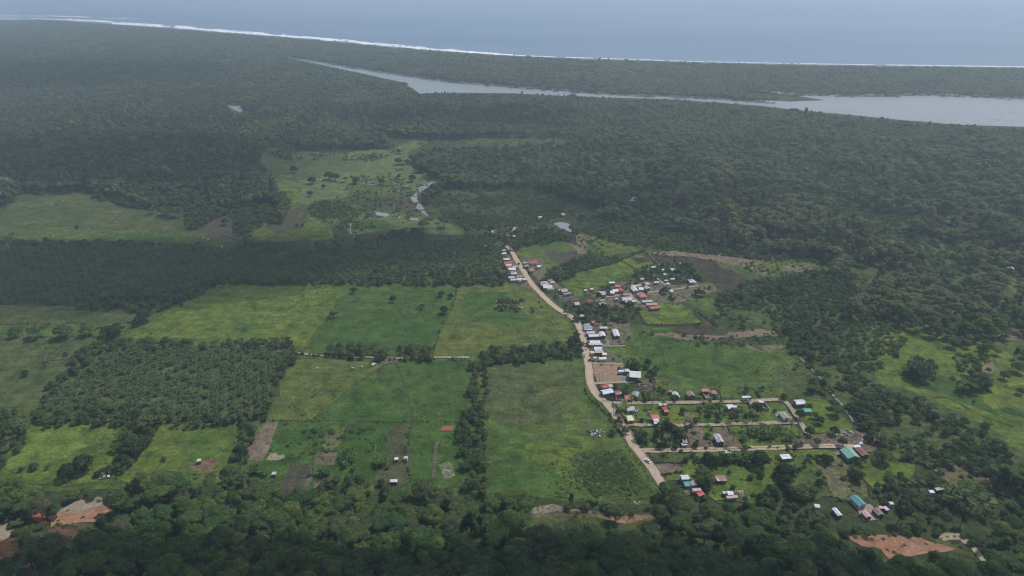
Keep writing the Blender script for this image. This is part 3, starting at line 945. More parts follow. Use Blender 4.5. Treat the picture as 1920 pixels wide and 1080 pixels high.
M_coco = foliage_mat('coconut_fronds', [(0.044, 0.068, 0.024), (0.062, 0.086, 0.030), (0.052, 0.074, 0.030), (0.085, 0.095, 0.042)], 0.5, 1.3, 0.12)
M_banana = foliage_mat('banana_leaves', [(0.028, 0.056, 0.017), (0.042, 0.072, 0.020), (0.034, 0.060, 0.020)], 0.8, 1.4, 0.2)


def make_lobes(kind, r, h, k, rr):
    """crown lobes for a tree of crown radius r and height h"""
    out = []
    if kind == 'dome':
        out.append(((0, 0, h - r * .75), (r * .74, r * .74, r * .66)))
        for i in range(k):
            a = 2 * PI * (i + rr.uniform(-.3, .3)) / k
            q = r * rr.uniform(.42, .62)
            s = r * rr.uniform(.36, .50)
            out.append(((q * math.cos(a), q * math.sin(a), h - r * rr.uniform(.62, 1.0)), (s, s, s * .85)))
        for i in range(3):
            a = rr.uniform(0, 2 * PI)
            q = r * rr.uniform(.15, .35)
            s = r * rr.uniform(.30, .42)
            out.append(((q * math.cos(a), q * math.sin(a), h - s * rr.uniform(.9, 1.3)), (s, s, s * .8)))
    elif kind == 'umbrella':
        for i in range(k + 4):
            a = rr.uniform(0, 2 * PI)
            q = r * math.sqrt(rr.uniform(0, 1)) * .78
            s = r * rr.uniform(.28, .42)
            out.append(((q * math.cos(a), q * math.sin(a), h - r * .25 - .30 * q * q / r - s * rr.uniform(0, .4)), (s, s, s * .42)))
    elif kind == 'tall':
        for i in range(k + 3):
            t = i / (k + 2)
            a = rr.uniform(0, 2 * PI)
            q = r * rr.uniform(.15, .55) * (1 - .5 * t)
            s = r * rr.uniform(.36, .50) * (1 - .25 * t)
            out.append(((q * math.cos(a), q * math.sin(a), h * .42 + (h * .5) * t), (s, s, s * .9)))
    elif kind == 'open':
        for i in range(k + 2):
            a = 2 * PI * i / (k + 2) + rr.uniform(-.3, .3)
            q = r * rr.uniform(.30, .72)
            s = r * rr.uniform(.24, .36)
            out.append(((q * math.cos(a), q * math.sin(a), h - r * rr.uniform(.3, 1.1)), (s, s, s * .62)))
        out.append(((0, 0, h - r * .5), (r * .4, r * .4, r * .3)))
    return out


def trunk_mesh(name, h, r0, lobes, mat, base=-1.5):
    pts = [(0, 0, base), (0, 0, 0), (rng.uniform(-.3, .3), rng.uniform(-.3, .3), h * .3), (rng.uniform(-.4, .4), rng.uniform(-.4, .4), h * .6)]
    vs, fs = ring_tube(pts, [r0 * 1.3, r0, r0 * .8, r0 * .5], 6)
    top = Vector(pts[-1])
    mid = Vector(pts[-2])
    for c, rd in lobes[:7]:
        v2, f2 = ring_tube([mid.lerp(top, .4), mid.lerp(Vector(c), .6), Vector(c)], [r0 * .45, r0 * .3, r0 * .12], 4)
        o = len(vs)
        vs += v2
        fs += [tuple(i + o for i in f) for f in f2]
    me = bpy.data.meshes.new(name)
    me.from_pydata([tuple(v) for v in vs], [], fs)
    me.shade_smooth()
    me.materials.append(mat)
    return me


KINDS = []      # (kind, crown mesh, trunk mesh, radius, height, words)
rr = random.Random(3)
for kind, r, h, k, n, sz, w in (('dome', 5.4, 14, 9, 3600, .62, 'round-crowned'), ('dome', 4.7, 12, 8, 3000, .58, 'dense round'),
                                ('umbrella', 6.6, 14, 13, 3400, .62, 'wide flat-topped'), ('tall', 4.3, 17, 8, 2800, .6, 'tall narrow'),
                                ('open', 5.8, 14, 10, 2100, .6, 'loose open-crowned'), ('dome', 6.2, 16, 12, 3900, .62, 'large billowing')):
    lb = make_lobes(kind, r, h, k, rr)
    KINDS.append((kind, crown_mesh('crown', lb, n, sz, M_leaf), trunk_mesh('trunk', h, .34, lb, M_barkpale if kind in ('tall', 'open') else M_bark), r, h, w))
FIELD = []
for kind, r, h, k, n, sz in (('dome', 4.2, 7.5, 7, 1500, .62), ('dome', 3.8, 6.8, 5, 1300, .6), ('open', 4.4, 7.0, 7, 1000, .6), ('umbrella', 4.8, 7.2, 8, 1300, .6)):
    lb = make_lobes(kind, r, h, k, rr)
    FIELD.append((kind, crown_mesh('crown', lb, n, sz, M_leaf_hedge), trunk_mesh('trunk', h, .22, lb, M_bark), r, h))


def recol(me, mat):
    m2 = me.copy()
    m2.materials.clear()
    m2.materials.append(mat)
    return m2


FIELD_DARK = [recol(k_[1], M_leaf_dark) for k_ in FIELD]
FIELD_PALE = [recol(k_[1], M_leaf_pale) for k_ in FIELD]


def lib(name, me_list):
    """a source plant for the massed growth: one mesh, kept in a collection outside the scene"""
    bm = bmesh.new()
    mats = []
    for me in me_list:
        n0 = len(bm.faces)
        bm.from_mesh(me)
        bm.faces.ensure_lookup_table()
        mats.append(me.materials[0])
        for f in bm.faces[n0:]:
            f.material_index = len(mats) - 1
    me = bpy.data.meshes.new(name)
    bm.to_mesh(me)
    bm.free()
    for m in mats:
        me.materials.append(m)
    return bpy.data.objects.new(name, me)


def libcol(name, objs):
    c = bpy.data.collections.new(name)
    for o in objs:
        c.objects.link(o)
    return c


# far / massed forest: cheaper crowns
far_objs = []
for i, (kind, r, h, k, n, sz) in enumerate((('dome', 5.9, 14, 6, 800, 1.15), ('dome', 5.2, 12.5, 5, 700, 1.1), ('umbrella', 6.4, 14, 8, 750, 1.25),
                                            ('tall', 4.4, 17, 5, 650, 1.2), ('open', 5.6, 13, 6, 480, 1.2), ('dome', 6.0, 16, 7, 800, 1.25))):
    lb = make_lobes(kind, r, h, k, rr)
    far_objs.append(lib('forest_tree_%s' % 'abcdef'[i], [crown_mesh('crown', lb, n, sz, M_leaf_far), trunk_mesh('trunk', h, .3, lb, M_barkpale)]))
M_far_pale = foliage_mat('far_pale_leaves', [(0.060, 0.080, 0.030), (0.078, 0.096, 0.036), (0.066, 0.084, 0.036), (0.095, 0.104, 0.050), (0.068, 0.092, 0.030)], 0.22)
for i in range(6):
    me_ = far_objs[i].data.copy()
    me_.materials[0] = M_far_pale
    far_objs.append(bpy.data.objects.new('pale_tree_%s' % 'abcdef'[i], me_))
for i, o_ in enumerate(far_objs):
    o_.name = 'k%02d_forest_tree' % i
C_far = libcol('far_trees', far_objs)
C_near = libcol('near_trees', [lib('near_tree_%s' % 'abcdef'[i], [kk[1], kk[2]]) for i, kk in enumerate(KINDS)])
C_field = libcol('small_trees', [lib('small_tree_%s' % 'abcd'[i], [kk[1], kk[2]]) for i, kk in enumerate(FIELD)])
shr = []
for i in range(4):
    lb = make_lobes(('dome', 'open', 'umbrella', 'dome')[i], 1.5, (1.7, 1.5, 1.3, 2.2)[i], 5, rr)
    shr.append(lib('shrub_%s' % 'abcd'[i], [crown_mesh('shrub', lb, 170, .55, M_leaf_shrub, under=-.1)]))
C_shrub = libcol('shrubs', shr)
tft = []
for i in range(3):
    lb = [((rr.uniform(-.5, .5), rr.uniform(-.5, .5), .15), (.5, .5, .35)) for _ in range(3)]
    tft.append(lib('tussock_%s' % 'abc'[i], [crown_mesh('tussock', lb, 40, .5, M_leaf_shrub, under=0)]))
C_tuft = libcol('tussocks', tft)


def palm_parts(R_, trunk_h, nf, mat, droop, width, tr_r=.25, up=(15, 70), seg=5, lean=0.0):
    vs, fs = [], []
    for i in range(nf):
        a = i * 2.399 + rng.uniform(-.15, .15)
        el = math.radians(up[0] + (up[1] - up[0]) * ((i % 5) / 4.0) + rng.uniform(-5, 5))
        L = R_ * rng.uniform(.88, 1.08)
        p = Vector((lean * trunk_h, 0, trunk_h))
        dirh = Vector((math.cos(a), math.sin(a), 0))
        side = Vector((-math.sin(a), math.cos(a), 0))
        e = el
        o = len(vs)
        for j in range(seg + 1):
            t = j / seg
            wd = width * (0.35 + 1.3 * t * (1 - t) * 2 * .75) * (1 if j < seg else .25)
            jag = 0.82 if j % 2 else 1.0
            vs += [p + side * wd * jag - Vector((0, 0, wd * .45)), p.copy(), p - side * wd * jag - Vector((0, 0, wd * .45))]
            p = p + (dirh * math.cos(e) + Vector((0, 0, math.sin(e)))) * (L / seg)
            e -= droop / seg
        for j in range(seg):
            b0 = o + 3 * j
            fs += [(b0, b0 + 1, b0 + 4, b0 + 3), (b0 + 1, b0 + 2, b0 + 5, b0 + 4)]
    me = bpy.data.meshes.new('fronds')
    me.from_pydata([tuple(v) for v in vs], [], fs)
    me.materials.append(mat)
    tv, tf = ring_tube([(0, 0, -.5), (lean * trunk_h * .3, 0, trunk_h * .4), (lean * trunk_h, 0, trunk_h + .2)], [tr_r * 1.3, tr_r, tr_r * .8], 6)
    mt = bpy.data.meshes.new('trunk')
    mt.from_pydata([tuple(v) for v in tv], [], tf)
    mt.materials.append(M_bark)
    return me, mt


OILP = [palm_parts(4.6, h_, nf, M_palm, math.radians(105), .62, .4) for h_, nf in ((3.2, 19), (4.0, 21), (2.6, 18))]
COCO = [palm_parts(3.8, 10.5, 18, M_coco, math.radians(110), .42, .17, (5, 70), lean=.08), palm_parts(3.4, 8.0, 16, M_coco, math.radians(120), .40, .17, (5, 75), lean=-.06)]
BANA = [palm_parts(2.3, 2.0, 9, M_banana, math.radians(75), .42, .14, (35, 75), 4), palm_parts(2.7, 2.5, 10, M_banana, math.radians(80), .45, .15, (30, 75), 4)]
C_oil = libcol('oil_palms', [lib('oil_palm_%s' % 'abc'[i], list(p)) for i, p in enumerate(OILP)])
C_coco = libcol('tall_palms', [lib('tall_palm_%s' % 'ab'[i], list(p)) for i, p in enumerate(COCO)])
C_bana = libcol('bananas', [lib('banana_%s' % 'ab'[i], list(p)) for i, p in enumerate(BANA)])


def scatter(name, pts, coll):
    """pts: (x, y, z, scale, rot, index, flat) -> ONE object whose plants are instanced on its points"""
    if not pts:
        return
    pts = np.array(pts, float)
    me = bpy.data.meshes.new(name)
    me.vertices.add(len(pts))
    me.vertices.foreach_set('co', pts[:, :3].reshape(-1))
    for k, (an, ty) in enumerate((('scl', 'FLOAT'), ('rot', 'FLOAT'), ('idx', 'INT'), ('hgt', 'FLOAT'))):
        at_ = me.attributes.new(an, ty, 'POINT')
        vals = pts[:, 3 + k]
        at_.data.foreach_set('value', vals.astype(np.int32) if ty == 'INT' else vals.astype(np.float32))
    o = bpy.data.objects.new(name, me)
    COL.objects.link(o)
    o['kind'] = 'stuff'
    ng = bpy.data.node_groups.new(name + '_scatter', 'GeometryNodeTree')
    ng.interface.new_socket('Geometry', in_out='INPUT', socket_type='NodeSocketGeometry')
    ng.interface.new_socket('Geometry', in_out='OUTPUT', socket_type='NodeSocketGeometry')
    gi = ng.nodes.new('NodeGroupInput')
    go = ng.nodes.new('NodeGroupOutput')
    ip = ng.nodes.new('GeometryNodeInstanceOnPoints')
    ci = ng.nodes.new('GeometryNodeCollectionInfo')
    ci.inputs[0].default_value = coll
    ci.inputs['Separate Children'].default_value = True
    ci.inputs['Reset Children'].default_value = True
    ip.inputs['Pick Instance'].default_value = True

    def attr(n_, t):
        a = ng.nodes.new('GeometryNodeInputNamedAttribute')
        a.data_type = t
        a.inputs['Name'].default_value = n_
        return a.outputs['Attribute']
    ng.links.new(gi.outputs[0], ip.inputs['Points'])
    ng.links.new(ci.outputs[0], ip.inputs['Instance'])
    ng.links.new(attr('idx', 'INT'), ip.inputs['Instance Index'])
    cx = ng.nodes.new('ShaderNodeCombineXYZ')
    ng.links.new(attr('rot', 'FLOAT'), cx.inputs[2])
    ng.links.new(cx.outputs[0], ip.inputs['Rotation'])
    cs = ng.nodes.new('ShaderNodeCombineXYZ')
    s_ = attr('scl', 'FLOAT')
    ng.links.new(s_, cs.inputs[0])
    ng.links.new(s_, cs.inputs[1])
    ng.links.new(attr('hgt', 'FLOAT'), cs.inputs[2])
    ng.links.new(cs.outputs[0], ip.inputs['Scale'])
    ng.links.new(ip.outputs[0], go.inputs[0])
    md = o.modifiers.new('scatter', 'NODES')
    md.node_group = ng
    return o


# ------------------------------------------------------------------ cover map: what grows where (read off the photograph, kept on the plain)
MW, MH = 960, 540
cover = np.zeros((MH, MW), np.uint8)      # 0 forest, 1 open, 2 trees, 3 scrub, 4 oil palm, 5 mixed grove
gx, gy = np.meshgrid(np.arange(MW) * 2 + 1, np.arange(MH) * 2 + 1)


def paint(s, code, *fr):
    pts = P(s, *fr) if fr else P(s)
    ins = np.zeros((MH, MW), bool)
    n = len(pts)
    for i in range(n):
        (xa, ya), (xb, yb) = pts[i], pts[(i + 1) % n]
        if ya == yb:
            continue
        c = ((ya > gy) != (yb > gy)) & (gx < (xb - xa) * (gy - ya) / (yb - ya) + xa)
        ins ^= c
    cover[ins] = code


# open land
for s in ("-9,440 0,436 -9,385 0,383 50,353 160,349 173,370 233,388 300,396 343,400 357,396 403,397 457,398 437,418 440,440 455,452 433,462 393,459 353,455 200,450 0,444",
          "470,440 487,423 520,408 548,385 540,370 528,352 500,317 487,303 483,280 505,274 600,276 760,270 807,262 850,256 900,250 1010,249 1095,256 1040,264 960,268 880,268 800,275 765,285 775,305 815,325 832,332 800,350 785,370 800,395 824,412 872,432 868,442 824,440 740,432 655,441 620,446 547,453 470,452",
          "-9,570 250,573 320,577 400,531 700,531 950,528 985,520 1050,570 1090,615 1090,670 1110,720 1250,900 1240,935 1170,945 1130,928 1080,922 1000,930 905,925 850,918 760,908 700,902 640,905 600,908 560,920 535,935 510,915 480,890 440,885 400,890 350,905 310,895 262,893 240,900 215,925 195,925 170,915 130,922 95,935 60,915 0,905 -9,905",
          "958,478 985,460 1040,446 1062,438 1105,437 1190,462 1255,468 1320,474 1400,483 1470,485 1532,487 1540,498 1520,512 1500,520 1440,520 1400,545 1350,548 1345,560 1375,573 1360,590 1316,590 1320,608 1345,612 1470,616 1480,642 1495,690 1550,755 1602,800 1640,812 1660,840 1655,862 1720,870 1700,905 1640,925 1632,940 1600,950 1560,945 1500,945 1440,945 1340,950 1290,935 1250,905 1160,775 1100,690 1085,620 1040,580 990,520",
          "1588,490 1620,487 1654,492 1640,503 1612,507",
          "1570,708 1610,680 1640,650 1685,604 1750,618 1810,640 1870,655 1925,682 1925,855 1900,842 1850,800 1790,772 1720,745 1640,732",
          "1865,640 1905,618 1925,612 1925,630 1890,640", "1882,530 1905,520 1925,525 1925,548 1900,546",
          "1750,870 1790,868 1830,880 1860,905 1885,900 1912,935 1875,945 1820,945 1790,920 1765,895",
          "1755,640 1790,650 1800,690 1740,680", "1585,925 1640,930 1665,960 1658,985 1625,990 1590,965", "1560,950 1585,955 1590,975 1565,970"):
    paint(s, 1)
for s in ("500,276 640,272 760,268 770,285 733,290 700,300 640,300 560,300 500,296", "655,325 700,322 760,328 800,345 790,372 800,405 700,425 655,440 640,420 660,390 600,385 640,360",
          "1060,440 1105,438 1190,462 1160,486 1110,500 1060,508 1040,500 1080,478", "1390,483 1470,485 1535,490 1535,505 1480,515 1400,505 1350,490",
          "700,250 850,254 900,250 1010,249 1095,256 1040,264 960,268 880,268 800,275 770,270", "1215,462 1262,470 1320,476 1400,485 1400,492 1300,482 1215,474",
          "1530,868 1580,858 1620,905 1630,935 1600,945 1560,930", "1750,870 1830,880 1912,935 1820,945 1765,895",
          "1200,615 1340,625 1470,618 1480,640 1340,645 1200,640", "505,795 700,795 700,840 600,850 505,860"):
    paint(s, 6)
# water is open
paint("520,104 548,106 590,111 660,123 760,138 840,149 960,159 1160,174 1260,177 1330,180 1390,184 1425,186.5 1480,189.5 1548,188 1480,186 1440,180 1380,166 1430,169 1480,173 1570,175 1640,176 1740,174 1850,178 1920,181 1925,240 1920,236 1860,234 1800,232 1700,225 1600,215 1500,206 1430,198 1340,191 1250,185 1100,181 960,174 860,173 786,175 772,165 755,154 720,147 680,138 640,130 600,121 560,113", 1)
paint("422,193 446,191 458,205 452,212 440,209 426,200", 1)
paint("1034,416 1062,415 1082,434 1070,438 1040,428", 1)
paint("925,552 960,558 1005,556 1018,566 1010,580 985,596 970,580 930,576", 3)
# scrub
paint("565,385 600,374 650,374 668,398 650,425 615,422 590,405", 3)
paint("500,283 530,276 560,283 545,298 520,296", 3)
paint("640,290 690,286 730,288 700,300 660,298", 3)
paint("870,345 1000,345 1140,380 1090,392 1060,415 1030,415 1000,425 960,420 880,430 830,400 800,370 830,345", 3)
paint("1080,415 1110,400 1200,410 1300,430 1350,455 1420,460 1520,468 1560,485 1540,492 1480,484 1400,480 1310,472 1260,466 1200,462 1130,445 1095,432", 3)
paint("1030,500 1090,478 1150,478 1195,468 1205,472 1160,486 1110,500 1060,508 1040,520", 3)
paint("1400,520 1440,518 1480,520 1500,530 1440,560 1400,590 1350,580 1340,560 1380,545", 3)
paint("1330,590 1360,580 1400,600 1470,612 1470,618 1400,612 1345,608", 3)
paint("1640,640 1660,625 1690,612 1700,640 1680,665 1650,670", 3)
paint("1780,665 1810,655 1850,665 1860,690 1830,700 1800,690", 3)
paint("1320,905 1340,880 1400,875 1450,870 1480,900 1440,920", 1)
# oil palms
paint("-9,453 40,452 130,450 200,455 300,460 400,464 440,462 480,452 560,454 640,465 680,450 760,441 830,447 880,437 940,440 945,475 948,520 952,528 900,529 760,531 640,529 500,529 400,531 370,545 320,576 250,573 140,571 0,569 -9,569", 4)
paint("155,650 200,648 300,645 430,648 550,645 540,690 500,760 490,785 400,790 300,785 170,778 80,762 75,750 120,700", 4)
# rows and groves of trees (their crowns)
for s in ("-9,437 22,437 28,447 95,446 130,453 115,458 -9,458", "115,452 215,447 300,453 305,460 225,459 120,460", "305,453 390,456 392,464 310,462",
          "140,556 250,551 330,546 400,524 428,505 432,512 400,535 372,550 330,576 250,580 140,574",
          "705,515 760,505 800,505 880,508 950,503 952,530 900,532 830,531 770,534 705,530", "400,523 500,522 640,522 700,522 700,532 640,530 500,530 400,532",
          "-9,762 100,768 170,762 300,772 400,778 490,770 515,712 540,672 550,650 562,664 520,718 505,785 460,796 400,797 300,793 110,795 0,803 -9,803",
          "150,645 230,630 260,632 330,635 440,634 545,630 552,648 430,650 300,649 205,655 150,690 80,752 68,745 110,695",
          "883,668 907,668 914,720 908,800 914,870 912,920 862,925 858,790 880,745",
          "612,645 660,640 727,646 727,672 612,668", "748,648 808,645 811,672 752,672", "905,655 960,645 1060,638 1082,620 1094,640 1092,665 1000,676 905,681",
          "215,825 235,796 280,772 312,780 300,795 275,838 245,880 214,880",
          "455,790 478,783 478,800 462,860 437,880 435,850", "-9,775 60,780 60,798 30,850 0,880 -9,880",
          "340,375 400,365 410,400 380,425 350,430 345,400", "405,385 450,378 515,372 520,400 515,412 450,440 437,432 440,415", "165,350 280,380 285,392 240,388 175,368", "770,500 700,505 690,530 800,535",
          "690,445 740,428 800,425 800,445 720,450",
          "955,440 975,428 1060,430 1062,446 1020,455 985,460 958,470",
          "1010,520 1030,505 1060,492 1085,490 1085,512 1060,520 1035,530 1010,528",
          "560,905 640,888 700,893 760,905 700,925 600,930",
          "1340,555 1360,540 1440,520 1500,505 1560,505 1600,505 1600,650 1560,680 1490,690 1478,640 1470,618 1400,605 1360,590 1345,575",
          "1560,700 1600,690 1650,715 1720,745 1790,780 1850,800 1900,845 1900,870 1850,890 1800,870 1720,870 1680,850 1650,850 1610,800",
          "1690,672 1720,666 1765,675 1762,708 1700,705", "1785,700 1830,690 1860,705 1858,735 1800,730",
          "1600,850 1625,855 1625,895 1610,905 1595,880", "1640,888 1700,880 1730,880 1760,900 1800,930 1800,950 1720,970 1640,930"):
    paint(s, 2)
paint("1365,940 1330,905 1400,925 1440,905 1470,868 1490,870 1500,905 1520,930 1500,950 1440,945", 2)
paint("1455,870 1480,865 1502,880 1505,905 1530,905 1548,915 1545,945 1480,945 1460,915", 2)
paint("1560,592 1640,582 1690,600 1650,640 1650,670 1600,690 1565,660", 3)
paint("1350,562 1440,552 1490,595 1440,610 1370,592", 3)
paint("1560,650 1650,600 1690,612 1650,690 1600,705 1575,690", 3)
paint("1650,800 1720,790 1780,815 1740,850 1680,840", 3)
paint("1440,945 1500,950 1556,948 1562,975 1592,992 1650,1000 1720,985 1740,1000 1500,1005 1440,985", 2)
# mixed groves round the houses
for s in ("1060,570 1085,565 1150,572 1200,575 1195,590 1170,605 1110,607 1075,598 1052,580", "1115,545 1140,535 1150,548 1130,560",
          "1205,500 1225,492 1300,495 1310,510 1315,522 1290,530 1260,524 1215,525 1190,520 1185,510", "1170,540 1180,520 1210,515 1200,530 1180,545",
          "1170,680 1195,670 1230,690 1230,712 1212,715 1210,690 1180,688", "1105,700 1100,560",
          "1225,800 1265,795 1280,815 1280,838 1240,842 1225,825", "1190,812 1210,808 1220,825 1200,830", "1365,805 1385,800 1420,812 1450,812 1450,820 1400,822 1372,820",
          "1325,760 1345,755 1395,762 1395,780 1370,785 1330,780", "1280,850 1340,848 1370,858 1420,855 1420,870 1340,870 1290,868",
          "1300,870 1330,868 1345,900 1330,930 1305,935 1295,900", "1150,745 1165,720 1200,725 1205,740", "1200,735 1215,733 1215,752 1200,752",
          "1700,905 1800,925 1850,945 1900,950 1920,960 1920,985 1800,960 1720,940", "1150,765 1200,765 1200,775 1150,790",
          "935,440 950,425 985,430 1000,440 975,450 958,470 950,475 935,455"):
    paint(s, 5)


for s in ("1110,545 1160,528 1340,535 1345,548 1300,562 1200,585 1110,570", "948,470 1030,520 1075,562 1040,560 985,520 955,525", "1088,606 1185,606 1185,690 1100,682",
          "1110,715 1260,735 1262,752 1130,750", "1155,758 1480,758 1505,838 1205,842 1160,790", "1240,848 1560,845 1600,930 1340,940 1250,905"):
    old = cover.copy()
    paint(s, 7)
    cover[(cover == 7) & (old != 1) & (old != 6)] = old[(cover == 7) & (old != 1) & (old != 6)]


def cov(px, py):
    i = min(MH - 1, max(0, int(py / 2)))
    j = min(MW - 1, max(0, int(px / 2)))
    return cover[i, j]


COASTX = np.array([a for a, b in COAST])
COASTY = np.array([b for a, b in COAST])
HOUSE_SPOTS = []        # filled by the house list: (px, py, reach)

# ================================================================== HOUSES
ROOFS = {
    'white': ((0.60, 0.62, 0.64), (0.36, 0.35, 0.38), .4), 'grey': ((0.42, 0.43, 0.45), (0.25, 0.22, 0.22), .5), 'pale': ((0.50, 0.50, 0.46), (0.30, 0.26, 0.22), .45),
    'lilac': ((0.46, 0.45, 0.52), (0.26, 0.23, 0.28), .6), 'blue': ((0.52, 0.61, 0.72), (0.40, 0.46, 0.55), .3), 'slate': ((0.22, 0.27, 0.33), (0.17, 0.19, 0.24), .4),
    'red': ((0.36, 0.07, 0.07), (0.30, 0.075, 0.065), .35), 'orange': ((0.40, 0.12, 0.095), (0.34, 0.11, 0.07), .35), 'pink': ((0.50, 0.26, 0.24), (0.42, 0.36, 0.34), .6),
    'teal': ((0.075, 0.26, 0.27), (0.07, 0.20, 0.22), .25), 'tealgrey': ((0.17, 0.28, 0.30), (0.20, 0.26, 0.28), .4), 'green': ((0.16, 0.36, 0.26), (0.20, 0.33, 0.27), .3),
    'emerald': ((0.05, 0.30, 0.19), (0.06, 0.22, 0.16), .3), 'maroon': ((0.20, 0.060, 0.065), (0.26, 0.13, 0.13), .5), 'brown': ((0.19, 0.13, 0.115), (0.27, 0.20, 0.19), .6),
    'tan': ((0.33, 0.27, 0.20), (0.26, 0.20, 0.16), .4), 'cream': ((0.62, 0.60, 0.40), (0.52, 0.49, 0.33), .3), 'rust': ((0.33, 0.25, 0.22), (0.20, 0.12, 0.09), .8),
    'mint': ((0.42, 0.50, 0.44), (0.32, 0.38, 0.34), .4), 'moss': ((0.30, 0.34, 0.24), (0.20, 0.24, 0.16), .6), 'stripe': ((0.62, 0.58, 0.56), (0.24, 0.13, 0.12), 1.4)}
WALLS = {'w': (0.55, 0.54, 0.50), 'g': (0.30, 0.29, 0.28), 'd': (0.10, 0.09, 0.085), 'r': (0.30, 0.07, 0.055), 'b': (0.14, 0.26, 0.36), 't': (0.12, 0.28, 0.30),
         'y': (0.45, 0.38, 0.26), 'p': (0.40, 0.28, 0.24), 'n': (0.20, 0.15, 0.12)}
M_glass = flat_mat('window_glass', (0.03, 0.035, 0.04), 0.15, 0.1, 1, 0.5)
M_frame = flat_mat('window_frame', (0.5, 0.5, 0.48), 0.6)
M_door = flat_mat('door_wood', (0.13, 0.085, 0.055), 0.6)
M_post = flat_mat('post_wood', (0.18, 0.14, 0.10), 0.8)


def box_me(name, sx, sy, sz, mat, z0=0.0):
    v = [(x * sx / 2, y * sy / 2, z0 + (z * sz)) for z in (0, 1) for y in (-1, 1) for x in (-1, 1)]
    f = [(0, 2, 3, 1), (4, 5, 7, 6), (0, 1, 5, 4), (2, 6, 7, 3), (0, 4, 6, 2), (1, 3, 7, 5)]
    me = bpy.data.meshes.new(name)
    me.from_pydata(v, [], f)
    me.materials.append(mat)
    return me


ME_pane = box_me('pane', 1.0, 0.05, 0.8, M_glass)
ME_doorp = box_me('door', 0.95, 0.07, 2.0, M_door)


def frame_me():
    bm = bmesh.new()
    for (cx, cz, sx, sz) in ((0, -.05, 1.3, .1), (0, .85, 1.3, .1), (-.6, .4, .1, .8), (.6, .4, .1, .8), (0, .4, .06, .8)):
        r = bmesh.ops.create_cube(bm, size=1)
        bmesh.ops.scale(bm, vec=(sx, .1, sz), verts=r['verts'])
        bmesh.ops.translate(bm, vec=(cx, 0, cz), verts=r['verts'])
    me = bpy.data.meshes.new('window')
    bm.to_mesh(me)
    bm.free()
    me.materials.append(M_frame)
    return me


ME_window = frame_me()


def slab(name, quad, th, mat, parent):
    """a thin sheet roof over a quad (counter-clockwise from above), with real thickness"""
    n = (quad[1] - quad[0]).cross(quad[2] - quad[0]).normalized()
    if n.z < 0:
        n = -n
    vs = [p for p in quad] + [p - n * th for p in quad]
    k = len(quad)
    fs = [tuple(range(k)), tuple(reversed(range(k, 2 * k)))] + [(i, i + k, (i + 1) % k + k, (i + 1) % k) for i in range(k)]
    # lie the object's own x along the eave so that the sheets run up the slope
    e = (quad[1] - quad[0]).normalized()
    up = n
    y = up.cross(e).normalized()
    M = Matrix((e, y, up)).transposed().to_4x4()
    M.translation = quad[0]
    Mi = M.inverted()
    o = mesh_obj(name, [Mi @ v for v in vs], fs, mat, parent)
    o.matrix_local = M
    return o


def window_at(parent, x, y, z, rz, s=1.0):
    w = bpy.data.objects.new('window', ME_window)
    COL.objects.link(w)
    w.parent = parent
    w.location = (x, y, z)
    w.rotation_euler = (0, 0, rz)
    w.scale = (s, 1, s)
    p = bpy.data.objects.new('pane', ME_pane)
    COL.objects.link(p)
    p.parent = w


HN = [0]


